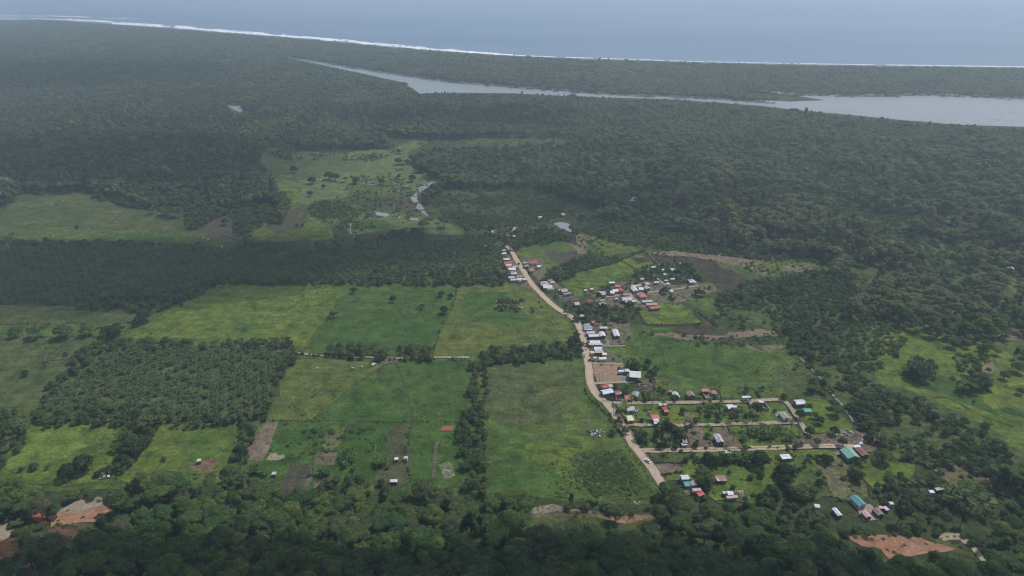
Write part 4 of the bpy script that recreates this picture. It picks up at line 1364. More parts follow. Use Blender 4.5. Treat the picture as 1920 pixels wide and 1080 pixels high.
def house(label, cat, A, B, C, roof='white', wall='w', kind='gx', hw=2.6, rise=None, group=None, feat=True):
    """A, B near eave corners and C far corner (directions of view); the eave stands hw above the ground"""
    HN[0] += 1
    a, b, c = at(*A, hw), at(*B, hw), at(*C, hw)
    if min(a.y, b.y) < 336:
        q = ath((A[0] + B[0]) / 2, (A[1] + B[1]) / 2)
        a, b, c = at(*A, hw + q.z), at(*B, hw + q.z), at(*C, hw + q.z)
        base = q.z
    else:
        base = gz((a.x + c.x) / 2, (a.y + c.y) / 2)
    ex = (b - a)
    w = ex.length
    ex.normalize()
    ey = Vector((-ex.y, ex.x, 0))
    d = max(2.2, (c - b).dot(ey))
    w = max(2.4, w)
    sk = (c - b).dot(ex)
    ctr = (a + b) / 2 + ey * d / 2 + ex * sk * .35
    rz = math.atan2(ex.y, ex.x)
    name = {'house': 'house', 'shed': 'shed', 'warehouse': 'warehouse', 'hut': 'hut', 'canopy': 'canopy', 'kiosk': 'kiosk'}.get(cat, 'house')
    t = thing(name, label, cat, (ctr.x, ctr.y, base), rz, group)
    rc, sc_, am = ROOFS[roof]
    rm = roof_mat('roof_' + roof, rc, sc_, am)
    wm = flat_mat('wall_' + wall, WALLS[wall], 0.85, 0.25, 0.8)
    oh = min(0.55, w * .07)
    W2, D2 = w / 2, d / 2
    ww, wd = W2 - oh, D2 - oh
    if rise is None:
        rise = {'gx': .19 * d, 'gy': .19 * w, 'shed': .09 * d, 'hip': .17 * min(w, d), 'flat': .02 * d, 'open': .14 * d, 'openy': .14 * w}[kind]
    z = hw
    if kind in ('gx', 'open'):
        v = [(-ww, -wd, -.6), (ww, -wd, -.6), (ww, wd, -.6), (-ww, wd, -.6), (-ww, -wd, z), (ww, -wd, z), (ww, wd, z), (-ww, wd, z), (-ww, 0, z + rise * wd / D2), (ww, 0, z + rise * wd / D2)]
        f = [(0, 1, 5, 4), (2, 3, 7, 6), (1, 2, 6, 9, 5), (3, 0, 4, 8, 7)]
        slopes = [[(-W2, -D2, z), (W2, -D2, z), (W2, 0, z + rise), (-W2, 0, z + rise)], [(W2, D2, z), (-W2, D2, z), (-W2, 0, z + rise), (W2, 0, z + rise)]]
        ridge = ((-W2, 0, z + rise), (W2, 0, z + rise))
    elif kind in ('gy', 'openy'):
        v = [(-ww, -wd, -.6), (ww, -wd, -.6), (ww, wd, -.6), (-ww, wd, -.6), (-ww, -wd, z), (ww, -wd, z), (ww, wd, z), (-ww, wd, z), (0, -wd, z + rise * ww / W2), (0, wd, z + rise * ww / W2)]
        f = [(1, 2, 6, 5), (3, 0, 4, 7), (0, 1, 5, 8, 4), (2, 3, 7, 9, 6)]
        slopes = [[(-W2, D2, z), (-W2, -D2, z), (0, -D2, z + rise), (0, D2, z + rise)], [(W2, -D2, z), (W2, D2, z), (0, D2, z + rise), (0, -D2, z + rise)]]
        ridge = ((0, -D2, z + rise), (0, D2, z + rise))
    elif kind == 'hip':
        v = [(-ww, -wd, -.6), (ww, -wd, -.6), (ww, wd, -.6), (-ww, wd, -.6), (-ww, -wd, z), (ww, -wd, z), (ww, wd, z), (-ww, wd, z)]
        f = [(0, 1, 5, 4), (2, 3, 7, 6), (1, 2, 6, 5), (3, 0, 4, 7)]
        i = min(W2, D2) * .9
        if W2 >= D2:
            r1, r2 = (-W2 + i, 0, z + rise), (W2 - i, 0, z + rise)
            slopes = [[(-W2, -D2, z), (W2, -D2, z), r2, r1], [(W2, D2, z), (-W2, D2, z), r1, r2], [(-W2, D2, z), (-W2, -D2, z), r1], [(W2, -D2, z), (W2, D2, z), r2]]
        else:
            r1, r2 = (0, -D2 + i, z + rise), (0, D2 - i, z + rise)
            slopes = [[(-W2, -D2, z), (W2, -D2, z), r1], [(W2, D2, z), (-W2, D2, z), r2], [(-W2, D2, z), (-W2, -D2, z), r1, r2], [(W2, -D2, z), (W2, D2, z), r2, r1]]
        ridge = (r1, r2)
    else:
        v = [(-ww, -wd, -.6), (ww, -wd, -.6), (ww, wd, -.6), (-ww, wd, -.6), (-ww, -wd, z), (ww, -wd, z), (ww, wd, z + rise), (-ww, wd, z + rise)]
        f = [(0, 1, 5, 4), (2, 3, 7, 6), (1, 2, 6, 5), (3, 0, 4, 7)]
        slopes = [[(-W2, -D2, z), (W2, -D2, z), (W2, D2, z + rise), (-W2, D2, z + rise)]]
        ridge = None
    v = [(x, y, zz - .06 if zz > 0 else zz) for x, y, zz in v]
    if kind in ('open', 'openy'):
        px = box_me('post', .2, .2, z + .6, M_post, -.65)
        n_ = max(2, int(w / 3.5) + 1)
        for i in range(n_):
            for s_ in (-1, 1):
                part('post', px, t, (-ww + 2 * ww * i / (n_ - 1), wd * s_, 0))
        bk = box_me('wall', 2 * ww - .3, .12, z * .8, wm, 0)
        part('wall', bk, t, (0, wd - .2, 0))
    else:
        mesh_obj('wall', v, f, wm, t)
    for s_ in slopes:
        slab('roof', [Vector(p) for p in s_], .10, rm, t)
    if ridge and w * d > 30:
        p, q = Vector(ridge[0]), Vector(ridge[1])
        L = (q - p).length
        cap = box_me('ridge_cap', L + .04, .35, .07, rm, 0)
        o = part('ridge_cap', cap, t, (p + q) / 2 + Vector((0, 0, -.01)))
        o.rotation_euler = (0, 0, math.atan2(q.y - p.y, q.x - p.x))
    if feat and kind not in ('open', 'openy') and w * d > 26:
        n_ = max(1, int(w / 3.2))
        for i in range(n_):
            x = -ww + 2 * ww * (i + .5) / n_
            if i == n_ // 2:
                part('door', ME_doorp, t, (x, -wd - .03, 0.05))
            else:
                window_at(t, x, -wd - .03, 1.0, 0, .9)
        for i in range(max(1, int(d / 3.5))):
            window_at(t, -ww - .03, -wd + 2 * wd * (i + .5) / max(1, int(d / 3.5)), 1.0, PI / 2, .9)
    if w * d > 60:      # a lean-to porch along the near wall
        pass
    p1 = proj(ctr.x, ctr.y, base + 1)
    HOUSE_SPOTS.append((ctr.x, ctr.y, max(w, d) / 2 + 1.5, base, hw + rise))
    return t


def H(frame, label, cat, a, roof, wall='w', kind='gx', hw=2.6, **kw):
    x0, y0, k = frame
    q = [(x0 + a[i] / k, y0 + a[i + 1] / k) for i in (0, 2, 4)]
    return house(label, cat, q[0], q[1], q[2], roof, wall, kind, hw, **kw)


Fa, Fb, Fc, Fd = (900, 440, 12), (1000, 500, 12), (1110, 515, 12), (1190, 475, 12)
Fe, Ff, Fg, Fh = (1060, 590, 12), (1100, 670, 12), (1150, 730, 12), (1270, 720, 12)
Fi, Fj, Fk, Fl = (1400, 730, 12), (1270, 800, 12), (1520, 800, 12), (1240, 870, 12)
Fm, Fn, Fo = (1540, 900, 12), (1700, 860, 12), (680, 840, 12)
L_ = 'house'
# the row on the left of the road at its far end
H(Fa, 'small pink-roofed house alone among the oil palms left of the road', L_, (98, 285, 190, 285, 185, 232), 'pink', 'n')
H(Fa, 'tiny pale hut beside the pink-roofed house in the palms', 'hut', (225, 322, 275, 318, 290, 292), 'pale', 'g', 'shed')
H(Fa, 'farthest grey-roofed house on the left of the dirt road', L_, (500, 372, 582, 370, 578, 338), 'grey', 'g')
H(Fa, 'white-roofed house second from the far end of the roadside row', L_, (492, 436, 600, 430, 588, 395), 'white', 'w', 'hip')
H(Fa, 'pale blue roofed house in the far roadside row', L_, (532, 575, 670, 572, 660, 535), 'blue', 'b')
H(Fa, 'red-roofed house in the far roadside row beside the blue one', L_, (545, 668, 718, 660, 700, 598), 'red', 'p')
H(Fa, 'low whitish house wedged between two red roofs by the road', L_, (570, 712, 718, 700, 705, 668), 'pale', 'w', 'shed')
H(Fa, 'pink-red roofed house squeezed in the roadside row', L_, (602, 752, 732, 745, 722, 708), 'red', 'w')
H(Fa, 'grey-white roofed house at the road edge beside the pink-red one', L_, (742, 748, 856, 738, 838, 700), 'lilac', 'g')
H(Fa, 'long white roof below the pink-red roof in the roadside row', L_, (645, 802, 812, 796, 800, 755), 'white', 'w', 'shed')
H(Fa, 'rust-stained shack with whitish tin in the roadside row', L_, (705, 902, 836, 896, 810, 850), 'pale', 'n')
H(Fa, 'rusty lean-to shack beside a dark tree in the roadside row', 'shed', (690, 850, 825, 835, 815, 815), 'rust', 'n', 'shed')
H(Fa, 'light grey roofed house at the near left corner of the roadside row', L_, (652, 988, 792, 976, 762, 935), 'lilac', 'g')
H(Fa, 'patched rusty grey roof touching the road at the near end of the row', L_, (820, 972, 1002, 962, 978, 912), 'rust', 'n')
H(Fa, 'lowest grey-white roof at the near end of the roadside row', L_, (692, 1038, 850, 1032, 832, 992), 'pale', 'g')
H(Fa, 'bright white roof at the near end of the roadside row', L_, (852, 1028, 962, 1015, 930, 978), 'white', 'w')
H(Fa, 'small pale roof at the road edge, nearest of its row', L_, (962, 1028, 1046, 1022, 1030, 982), 'pale', 'p')
H(Fa, 'tiny teal-roofed hut at the near end of the roadside row', 'hut', (880, 1062, 950, 1058, 935, 1036), 'teal', 't', 'shed')
# right of the road there
H(Fa, 'coral red hipped roof house on the right of the far road', L_, (1108, 655, 1300, 648, 1275, 592), 'red', 'w', 'hip')
H(Fa, 'small grey shed left of the coral red hipped roof', 'shed', (975, 645, 1060, 642, 1048, 615), 'grey', 'g', 'shed')
H(Fa, 'small bright white hut below the coral red hipped roof', 'hut', (1292, 738, 1376, 730, 1350, 692), 'white', 'w')
H(Fa, 'brown rusty shack between the road and the coral red roof', 'shed', (1000, 722, 1100, 712, 1085, 672), 'rust', 'n')
H(Fa, 'pale patched shack under trees right of the far road', 'shed', (1120, 828, 1210, 820, 1190, 765), 'rust', 'g')
# cluster between road and field
H(Fb, 'cream and pink tin roof in the cluster right of the road', L_, (165, 388, 332, 372, 320, 332), 'pink', 'y')
H(Fb, 'rusty grey roof under the cream and pink one', L_, (178, 432, 375, 408, 362, 378), 'lilac', 'n')
H(Fb, 'large whitish roof with dark patches right of the road', L_, (232, 488, 442, 482, 400, 418), 'white', 'g', 'gx')
H(Fb, 'low cream shed at the field edge behind the cluster', 'shed', (380, 372, 485, 366, 475, 340), 'pale', 'w', 'shed')
H(Fb, 'long narrow beige roof below the large whitish roof', 'shed', (312, 524, 468, 512, 455, 488), 'tan', 'y', 'shed')
H(Fb, 'rusty brown shack at the back of the road cluster', 'shed', (330, 330, 440, 325, 425, 292), 'rust', 'n')
H(Fb, 'small white hut left of the brown thatched house', 'hut', (575, 545, 632, 540, 620, 508), 'white', 'w')
H(Fb, 'brown ochre roofed house next to the dark slab', L_, (640, 585, 785, 562, 735, 490), 'tan', 'n')
H(Fb, 'grey lean-to in front of the brown ochre house', 'shed', (690, 638, 862, 608, 850, 580), 'slate', 'g', 'shed')
H(Fb, 'pale green shed at the corner of the bright field', 'shed', (1150, 545, 1212, 540, 1200, 508), 'mint', 'g')
H(Fb, 'beige shed next to the pale green one by the field', 'shed', (1285, 520, 1356, 514, 1345, 482), 'pale', 'g')
H(Fb, 'whitish grey roof with a dark gap above the village lane', L_, (1460, 604, 1622, 606, 1608, 562), 'lilac', 'g')
H(Fb, 'grey annex below the whitish grey roof by the lane', 'shed', (1542, 645, 1630, 638, 1620, 610), 'grey', 'g', 'shed')
H(Fb, 'dark brown roof just below the village lane', L_, (1495, 790, 1620, 785, 1600, 735), 'brown', 'n')
H(Fb, 'pale grey hipped roof half hidden by a dark tree', L_, (1510, 872, 1648, 855, 1600, 798), 'grey', 'g', 'hip')
H(Fb, 'reddish brown roof alone in the grove below the dark slab', L_, (1245, 835, 1350, 800, 1308, 728), 'maroon', 'n', 'gy')
H(Fb, 'rusty red and white shack at the dark slab corner', 'shed', (945, 868, 1055, 855, 1000, 790), 'pink', 'n')
H(Fb, 'pale bluish roof at the top edge of the middle village', L_, (1708, 375, 1842, 368, 1822, 335), 'blue', 'g')
# middle village
H(Fc, 'dull red roof behind the bright white one in the middle village', L_, (520, 285, 640, 275, 618, 228), 'red', 'p')
H(Fc, 'bright white roof between two red roofs in the middle village', L_, (478, 392, 602, 382, 560, 325), 'white', 'w')
H(Fc, 'cream white annex left of the bright white roof', 'shed', (412, 425, 518, 430, 500, 378), 'white', 'y', 'shed')
H(Fc, 'crimson roof touching the bright white one on its right', L_, (622, 392, 712, 382, 662, 312), 'red', 'r', 'gy')
H(Fc, 'plain grey roof behind the row of three white roofs', L_, (888, 292, 1012, 286, 988, 228), 'grey', 'g')
H(Fc, 'ochre orange roof behind the row of three white roofs', L_, (1012, 272, 1112, 266, 1090, 220), 'tan', 'n')
H(Fc, 'left of the three white roofs in a row', L_, (925, 388, 1046, 376, 998, 288), 'white', 'g', 'gy')
H(Fc, 'middle of the three white roofs in a row', L_, (1062, 352, 1172, 342, 1130, 288), 'white', 't', 'gx')
H(Fc, 'right of the three white roofs in a row, the greyest', L_, (1215, 335, 1322, 322, 1268, 260), 'lilac', 'g', 'gy')
H(Fc, 'white roofed open house beside a diagonal lane', L_, (1402, 192, 1512, 184, 1502, 155), 'white', 'p')
H(Fc, 'weathered brown sheds left of the diagonal lane', 'shed', (1190, 240, 1290, 232, 1275, 165), 'tan', 'n')
H(Fc, 'big scarlet hipped roof in the middle of the village', L_, (1080, 512, 1235, 502, 1175, 425), 'orange', 'w', 'hip')
H(Fc, 'short scarlet roof joined to the big scarlet one', L_, (1015, 468, 1090, 455, 1070, 408), 'red', 'w', 'gx')
H(Fc, 'largest white-grey roof of the middle village', L_, (690, 592, 912, 572, 850, 498), 'lilac', 'g', 'gx', hw=3.2)
H(Fc, 'dirty grey roof under the largest white-grey roof', 'shed', (770, 640, 990, 618, 960, 582), 'pale', 'n', 'shed')
H(Fc, 'long whitish roof left of the tan and crimson pair', L_, (1135, 630, 1360, 618, 1330, 572), 'lilac', 'g', 'gx')
H(Fc, 'long tan roof directly behind the long crimson one', L_, (1232, 695, 1482, 682, 1450, 640), 'tan', 'n', 'shed')
H(Fc, 'long crimson roof at the near end of the middle village', L_, (1318, 775, 1562, 748, 1500, 695), 'red', 'n', 'hip')
H(Fc, 'small white box-like hut by a bare tree at the lane bend', 'hut', (1778, 395, 1842, 388, 1812, 350), 'white', 'w', 'flat')
H(Fc, 'pale roof alone among trees at the north of the middle village', L_, (1100, 122, 1185, 108, 1150, 78), 'grey', 'g', 'gx')
H(Fc, 'little grey hut left of the largest white-grey roof', 'hut', (522, 562, 592, 552, 570, 525), 'grey', 'g')
H(Fc, 'small white roof below the diagonal lane', 'hut', (1698, 238, 1758, 230, 1738, 190), 'white', 'w', 'gy')
H(Fc, 'faded green hut in the grove right of the diagonal lane', 'hut', (1640, 142, 1712, 138, 1700, 118), 'mint', 't', 'shed')
# grove village to the north-east
H(Fd, 'pale mint roof at the top left of the grove village', L_, (372, 322, 482, 315, 485, 282), 'mint', 'g')
H(Fd, 'tiny white gable peeping from the grove centre', 'hut', (620, 385, 662, 382, 650, 350), 'white', 'w', 'gy')
H(Fd, 'purple grey cross-shaped roof in the grove village', L_, (830, 388, 978, 368, 920, 318), 'lilac', 'n')
H(Fd, 'tiny white hut behind the purple grey cross-shaped roof', 'hut', (890, 278, 936, 275, 930, 250), 'white', 'w')
H(Fd, 'pale hut at the far rim of the grove village', 'hut', (972, 238, 1036, 232, 1030, 208), 'white', 'w')
H(Fd, 'whitish hut farthest right on the grove rim', 'hut', (1046, 226, 1112, 222, 1105, 200), 'pale', 'w')
H(Fd, 'tiny white triangular roof low in the grove', 'hut', (668, 492, 718, 485, 705, 448), 'white', 'w', 'gy')
H(Fd, 'narrow pale roof half under grove trees', L_, (812, 592, 912, 582, 900, 556), 'pale', 'g', 'shed')
H(Fd, 'white gabled roof in the bare yard at the grove corner', L_, (1325, 668, 1395, 660, 1335, 592), 'white', 'w', 'gy')
H(Fd, 'whitish wing left of the white gable in the bare yard', L_, (1228, 665, 1328, 662, 1318, 622), 'lilac', 'g', 'gx')
H(Fd, 'reddish shed behind the white gable in the bare yard', 'shed', (1200, 618, 1305, 608, 1290, 580), 'brown', 'n', 'shed')
# roadside compounds
H(Fe, 'pale lilac roof under trees by the road bend', L_, (335, 42, 432, 52, 415, 0), 'lilac', 'g')
H(Fe, 'light grey roof behind the slate blue one at the road bend', L_, (435, 252, 556, 248, 540, 205), 'grey', 'b')
H(Fe, 'slate blue-grey roof at the road bend', L_, (420, 322, 612, 312, 605, 258), 'slate', 'b', 'shed')
H(Fe, 'low blue porch roof below the slate roof', 'shed', (428, 348, 606, 346, 600, 324), 'blue', 'b', 'shed', hw=2.1)
H(Fe, 'orange-red roof corner between dark trees by the bend', L_, (588, 198, 652, 196, 668, 142), 'orange', 'n')
H(Fe, 'unroofed grey and white cabin frames right of the slate roof', 'shed', (778, 322, 948, 318, 942, 272), 'pale', 'g', 'open')
H(Fe, 'upper of two long white roofs stepped beside the road', L_, (485, 438, 675, 430, 652, 375), 'lilac', 'g')
H(Fe, 'lower of two long white roofs stepped beside the road', L_, (530, 508, 768, 496, 745, 438), 'white', 'n')
H(Fe, 'white gabled roof right of the two stepped long roofs', L_, (788, 498, 915, 492, 875, 392), 'white', 'n', 'gy')
H(Fe, 'big white gabled roof standing alone on the grass', L_, (1092, 498, 1228, 496, 1190, 345), 'white', 'n', 'gy')
H(Fe, 'long white roof with a grey stripe by the curved drive', L_, (548, 648, 785, 642, 788, 580), 'white', 'g')
H(Fe, 'very long low pale roof just above the grass lane', 'shed', (528, 690, 842, 684, 835, 648), 'pale', 'y', 'shed')
H(Fe, 'striped white roof just below the grass lane', L_, (652, 798, 832, 796, 812, 730), 'white', 'g', 'gx')
H(Fe, 'lilac-grey roof with a red wall below the striped one', L_, (668, 868, 862, 866, 842, 802), 'lilac', 'r', 'gx')
H(Fe, 'cream square roof left of the lilac-grey one', 'shed', (572, 878, 652, 872, 645, 828), 'cream', 'w', 'shed')
H(Fe, 'cream square roof right of the lilac-grey one', 'shed', (835, 915, 938, 912, 930, 870), 'cream', 'w', 'shed')
H(Fe, 'white toothed roof half under trees above the clay yard', L_, (758, 1018, 928, 1010, 920, 958), 'white', 'w')
H(Fe, 'small mint white roof left of the toothed one', 'shed', (632, 995, 705, 990, 700, 960), 'mint', 'w', 'shed')
# clay yard and red roofs
H(Ff, 'large white open-sided workshop roof beside the clay yard', 'warehouse', (975, 448, 1240, 468, 1190, 322), 'white', 'd', 'open', hw=4.2)
H(Ff, 'small bright white shed roof at the workshop corner', 'shed', (872, 330, 970, 328, 950, 268), 'white', 'd', 'open', hw=3.2)
H(Ff, 'scarlet roof at the road corner behind the light blue roof', L_, (345, 695, 502, 672, 482, 598), 'red', 'p', 'hip')
H(Ff, 'faded pink roof joined right of the corner scarlet one', L_, (502, 678, 592, 662, 560, 592), 'pink', 'w', 'gx')
H(Ff, 'light blue-white roof of the big roadside house with blue walls', L_, (372, 838, 608, 788, 548, 692), 'blue', 'b', 'gx', hw=3.2)
H(Ff, 'square scarlet roof between the blue-white and teal roofs', L_, (650, 845, 776, 836, 742, 752), 'red', 'n', 'gx')
H(Ff, 'small teal canopy beside the square scarlet roof', 'canopy', (762, 836, 822, 828, 808, 785), 'mint', 't', 'shed')
H(Ff, 'coral red roof nearest the lane beside the teal-grey roof', L_, (868, 952, 1046, 945, 1002, 838), 'orange', 'r', 'gx')
H(Ff, 'teal-grey roof set askew right of the coral red one', L_, (1040, 872, 1188, 905, 1112, 778), 'tealgrey', 'r', 'gy')
# plots along the first street
H(Fg, 'snow white roof on a red-walled house below the street', L_, (1032, 375, 1202, 368, 1182, 312), 'white', 'r', 'gx')
H(Fg, 'red roof annex under the snow white roof', L_, (1092, 452, 1202, 446, 1190, 405), 'red', 'r', 'shed')
H(Fg, 'small coral roof nearest camera of the red-walled group', L_, (1142, 522, 1248, 518, 1232, 455), 'orange', 'r', 'gx')
H(Fg, 'white-lilac roof with a wing under palms near the road', L_, (302, 492, 492, 482, 468, 388), 'lilac', 'w', 'gx')
H(Fg, 'white wing of the white-lilac roof house', 'shed', (490, 508, 558, 500, 540, 445), 'white', 'w', 'shed')
H(Fg, 'cream yellow roof of the square house near the road', L_, (312, 718, 480, 708, 458, 592), 'cream', 'y', 'gx')
H(Fg, 'brick red roof of the house with a white porch', L_, (862, 685, 1040, 668, 1008, 562), 'orange', 'g', 'gx')
H(Fg, 'white porch roof against the brick red one', 'canopy', (910, 725, 1032, 718, 1022, 682), 'white', 'b', 'shed')
H(Fg, 'thin white awning at the lane below the brick red roof', 'canopy', (920, 792, 1042, 786, 1032, 762), 'white', 'b', 'shed', hw=2.0)
H(Fg, 'mint-grey roof above the street with a dark tree in front', L_, (1372, 188, 1506, 180, 1442, 62), 'mint', 'g', 'gy')
H(Fg, 'small orange hut behind the mint-grey roof', 'hut', (1252, 65, 1332, 60, 1320, 28), 'orange', 'n')
H(Fg, 'brown-purple gabled roof above the street', L_, (1690, 168, 1855, 152, 1772, 48), 'brown', 'n', 'gy')
H(Fh, 'left coral roof inside the walled twin compound', L_, (548, 182, 718, 176, 702, 112), 'orange', 'r', 'gx')
H(Fh, 'right coral roof inside the walled twin compound', L_, (792, 228, 892, 236, 848, 155), 'orange', 'r', 'gx')
H(Fh, 'glaring white roof by trees below the street', L_, (1128, 572, 1272, 552, 1248, 455), 'white', 'w', 'gx')
H(Fh, 'white side roof right of the glaring white one', 'shed', (1272, 545, 1362, 538, 1330, 505), 'white', 'w', 'shed')
H(Fi, 'white roof at the back of the big walled compound', L_, (272, 305, 388, 312, 362, 265), 'white', 'r', 'gx')
H(Fi, 'white-striped roof of the brown house right of the track', L_, (1115, 352, 1335, 340, 1265, 235), 'white', 'n', 'gx', hw=3.0)
H(Fi, 'emerald green roof behind a dark round tree', L_, (1292, 520, 1466, 515, 1432, 430), 'emerald', 'g', 'gx')
H(Fi, 'unfinished moss-grey house shell in the gravel plot', L_, (812, 678, 962, 668, 880, 518), 'moss', 'w', 'gy')
# lower plots
H(Fj, 'long lilac-grey gabled roof in the bare plot', L_, (902, 372, 1062, 362, 952, 178), 'lilac', 'd', 'gy', hw=3.2)
H(Fj, 'weathered brown shack beside a big tree by the third street', 'shed', (118, 385, 222, 380, 212, 272), 'rust', 'n')
H(Fj, 'pale ledge roof in front of the weathered brown shack', 'shed', (105, 432, 242, 425, 225, 398), 'pale', 'g', 'shed', hw=2.0)
H(Fj, 'faint green roof hidden under trees below the third street', L_, (1088, 608, 1228, 606, 1205, 570), 'mint', 'w', 'shed')
H((0, 0, 1), 'small white roof alone below the third street', L_, (1466, 861, 1484, 859.5, 1481, 851.5), 'white', 'n', 'shed', hw=2.8)
H(Fk, 'big sea-green gabled hall at the end of the third street', 'warehouse', (832, 722, 1110, 694, 945, 482), 'green', 't', 'gy', hw=3.6)
H(Fk, 'maroon roof joined right of the sea-green hall', 'warehouse', (1150, 668, 1308, 645, 1175, 472), 'maroon', 'r', 'gy', hw=3.2)
H(Fk, 'white strip roof behind the sea-green hall', 'shed', (985, 470, 1135, 458, 1118, 432), 'white', 'w', 'shed', hw=3.4)
H(Fl, 'square white roof on blue walls at the road foot', L_, (458, 352, 638, 342, 598, 240), 'white', 't', 'gx', hw=3.4)
H(Fl, 'teal roof joined to grey sheets below the white roof', L_, (530, 505, 660, 495, 630, 398), 'teal', 'n', 'shed')
H(Fl, 'grey gabled roof right of the teal one', L_, (690, 492, 812, 472, 765, 378), 'grey', 'g', 'gy')
H(Fl, 'red roof half buried in forest at the road foot', L_, (832, 738, 968, 690, 925, 592), 'red', 'r', 'gx')
H(Fl, 'pale pink strip roof above the half-buried red one', 'shed', (715, 615, 912, 600, 900, 578), 'pink', 'w', 'shed')
H(Fl, 'collapsed-looking striped rusty roof in the weeds', 'shed', (1240, 385, 1482, 382, 1452, 268), 'stripe', 'n', 'shed')
H(Fl, 'small square white roof above the pink one by the forest', L_, (1495, 695, 1632, 692, 1618, 612), 'white', 'w', 'shed', hw=3.0)
H(Fl, 'pinkish roof running into the forest', L_, (1475, 778, 1732, 758, 1702, 705), 'pink', 'p', 'gx')
H(Fl, 'grey tin shed left of the small square white roof', 'shed', (1392, 672, 1480, 672, 1472, 632), 'grey', 'n', 'shed')
H(Fm, 'large teal gabled roof of the bungalow in the weedy plot', L_, (828, 602, 1008, 560, 850, 332), 'teal', 'w', 'gy', hw=3.0)
H(Fm, 'long narrow white roof steeply set in the forest edge', L_, (362, 815, 472, 800, 362, 622), 'white', 'n', 'gy')
H(Fm, 'maroon tin roof below the teal bungalow', L_, (992, 852, 1122, 832, 1042, 682), 'pink', 'n', 'gy')
H(Fm, 'brown-maroon roof right of the teal bungalow yard', L_, (1262, 805, 1412, 782, 1312, 622), 'brown', 'd', 'gy')
H(Fm, 'small pink hut behind the brown-maroon roof', 'hut', (1318, 648, 1392, 640, 1352, 590), 'pink', 'n')
H(Fm, 'slanting grey-white roof right of the small pink hut', 'shed', (1472, 688, 1530, 670, 1440, 588), 'lilac', 'n', 'shed')
H(Fm, 'small white roof in the trees beyond the slanting one', 'hut', (1548, 548, 1642, 548, 1600, 490), 'white', 'w')
H(Fn, 'blue-grey roof deep in the banana trees at far right', L_, (662, 718, 862, 692, 842, 645), 'grey', 'd', 'gx')
H(Fn, 'white sliver of roof below the blue-grey one', 'hut', (532, 772, 642, 768, 632, 742), 'white', 'w', 'shed')
H((1460, 820, 4.154), 'small white roof fragment in the forest edge', 'hut', (285, 545, 328, 548, 310, 520), 'white', 'w')
# farm plots on the left
H(Fo, 'white pyramid roof of the farm shelter with a bare dark yard', 'shed', (620, 768, 788, 768, 765, 705), 'white', 'd', 'hip', hw=2.6)
H(Fo, 'left of two small white field huts in the farm plots', 'hut', (722, 270, 800, 258, 795, 230), 'white', 'n', 'shed')
H(Fo, 'right of two small white field huts, the boxier one', 'hut', (930, 238, 1012, 240, 1005, 185), 'pale', 'w', 'gx')
H((0, 0, 1), 'tiny white shed beside red ploughed earth at left', 'shed', (369, 865.5, 377, 864.5, 376.5, 860), 'pale', 'n', 'shed')
H((480, 780, 7.7), 'tiny white-sheeted hut under bushes by the dark plot', 'hut', (230, 845, 290, 842, 282, 808), 'pale', 'n', 'shed')
# far away
Fq = (900, 300, 4.571)
H(Fq, 'far orange roof between marsh and forest', L_, (700, 474, 728, 472, 722, 455), 'pink', 'w')
H(Fq, 'far white-roofed house lost in the right forest', L_, (1282, 346, 1342, 350, 1330, 322), 'white', 'w', 'gx', hw=2)
H(Fq, 'tiny white roof in trees beyond the road end', 'hut', (100, 622, 142, 618, 138, 596), 'white', 'w', 'gx', hw=4)
H(Fq, 'tiny white roof right of the road end', 'hut', (283, 660, 302, 658, 298, 646), 'white', 'w', 'gx', hw=3)
H(Fq, 'far pale roof among trees above the pond', 'hut', (500, 494, 532, 490, 528, 480), 'pale', 'w', 'gx', hw=4)
H((0, 0, 1), 'white roof in a clearing at the right edge', L_, (1892, 506, 1900, 505, 1898, 500), 'white', 'w', 'gx', hw=3)

# ------------------------------------------------------------------ walls, vehicles, cattle
M_block = flat_mat('block_wall', (0.36, 0.345, 0.32), 0.9, 0.25, 0.5)


def wall_run(name, label, cat, pts, h=2.0, th=.22, mat=None, frame=None, piece='wall_panel'):
    """a garden wall: one panel per side, each its own part"""
    q = [at(frame[0] + a / frame[2], frame[1] + b / frame[2]) for a, b in pts]
    t = thing(name, label, cat, (q[0].x, q[0].y, gz(q[0].x, q[0].y)))
    for i in range(len(q) - 1):
        d = q[i + 1] - q[i]
        o = part(piece, box_me(piece, d.length + (th if i < len(q) - 2 else 0), th, h, mat or M_block, -.3), t, (q[i] + d / 2 - q[0]))
        o.rotation_euler = (0, 0, math.atan2(d.y, d.x))
    return t


wall_run('garden_wall', 'grey block wall with three sides round the left coral-roofed court', 'wall', ((545, 190), (640, 365), (790, 350), (722, 200)), frame=Fh)
wall_run('garden_wall', 'short grey block wall round the right coral-roofed court', 'wall', ((800, 330), (945, 345), (890, 245)), frame=Fh)
wall_run('garden_wall', 'long grey block wall round the big compound with the dark tree', 'wall', ((10, 290), (110, 470), (490, 495), (380, 320)), frame=Fi, h=2.4)
wall_run('garden_wall', 'white wall along the lane beside the coral red roof', 'wall', ((790, 995), (1050, 1005)), frame=Ff, h=1.8, mat=flat_mat('white_wall', (0.6, 0.6, 0.57), 0.8))
wall_run('garden_wall', 'grey wall round the concrete forecourt off the lane', 'wall', ((655, 890), (665, 985), (870, 985)), frame=Ff, h=1.8)
wall_run('garden_wall', 'pale wall along the near edge of the dark slab', 'wall', ((650, 805), (1010, 765)), frame=Fb, h=1.6, mat=flat_mat('pale_wall', (0.42, 0.40, 0.34), 0.8))
wall_run('garden_wall', 'brick-toned wall at the near side of the gravel plot', 'wall', ((700, 735), (1070, 722)), frame=Fi, h=1.2, mat=flat_mat('brick_wall', (0.32, 0.23, 0.19), 0.9))

M_tyre = flat_mat('tyre', (0.02, 0.02, 0.02), 0.9)


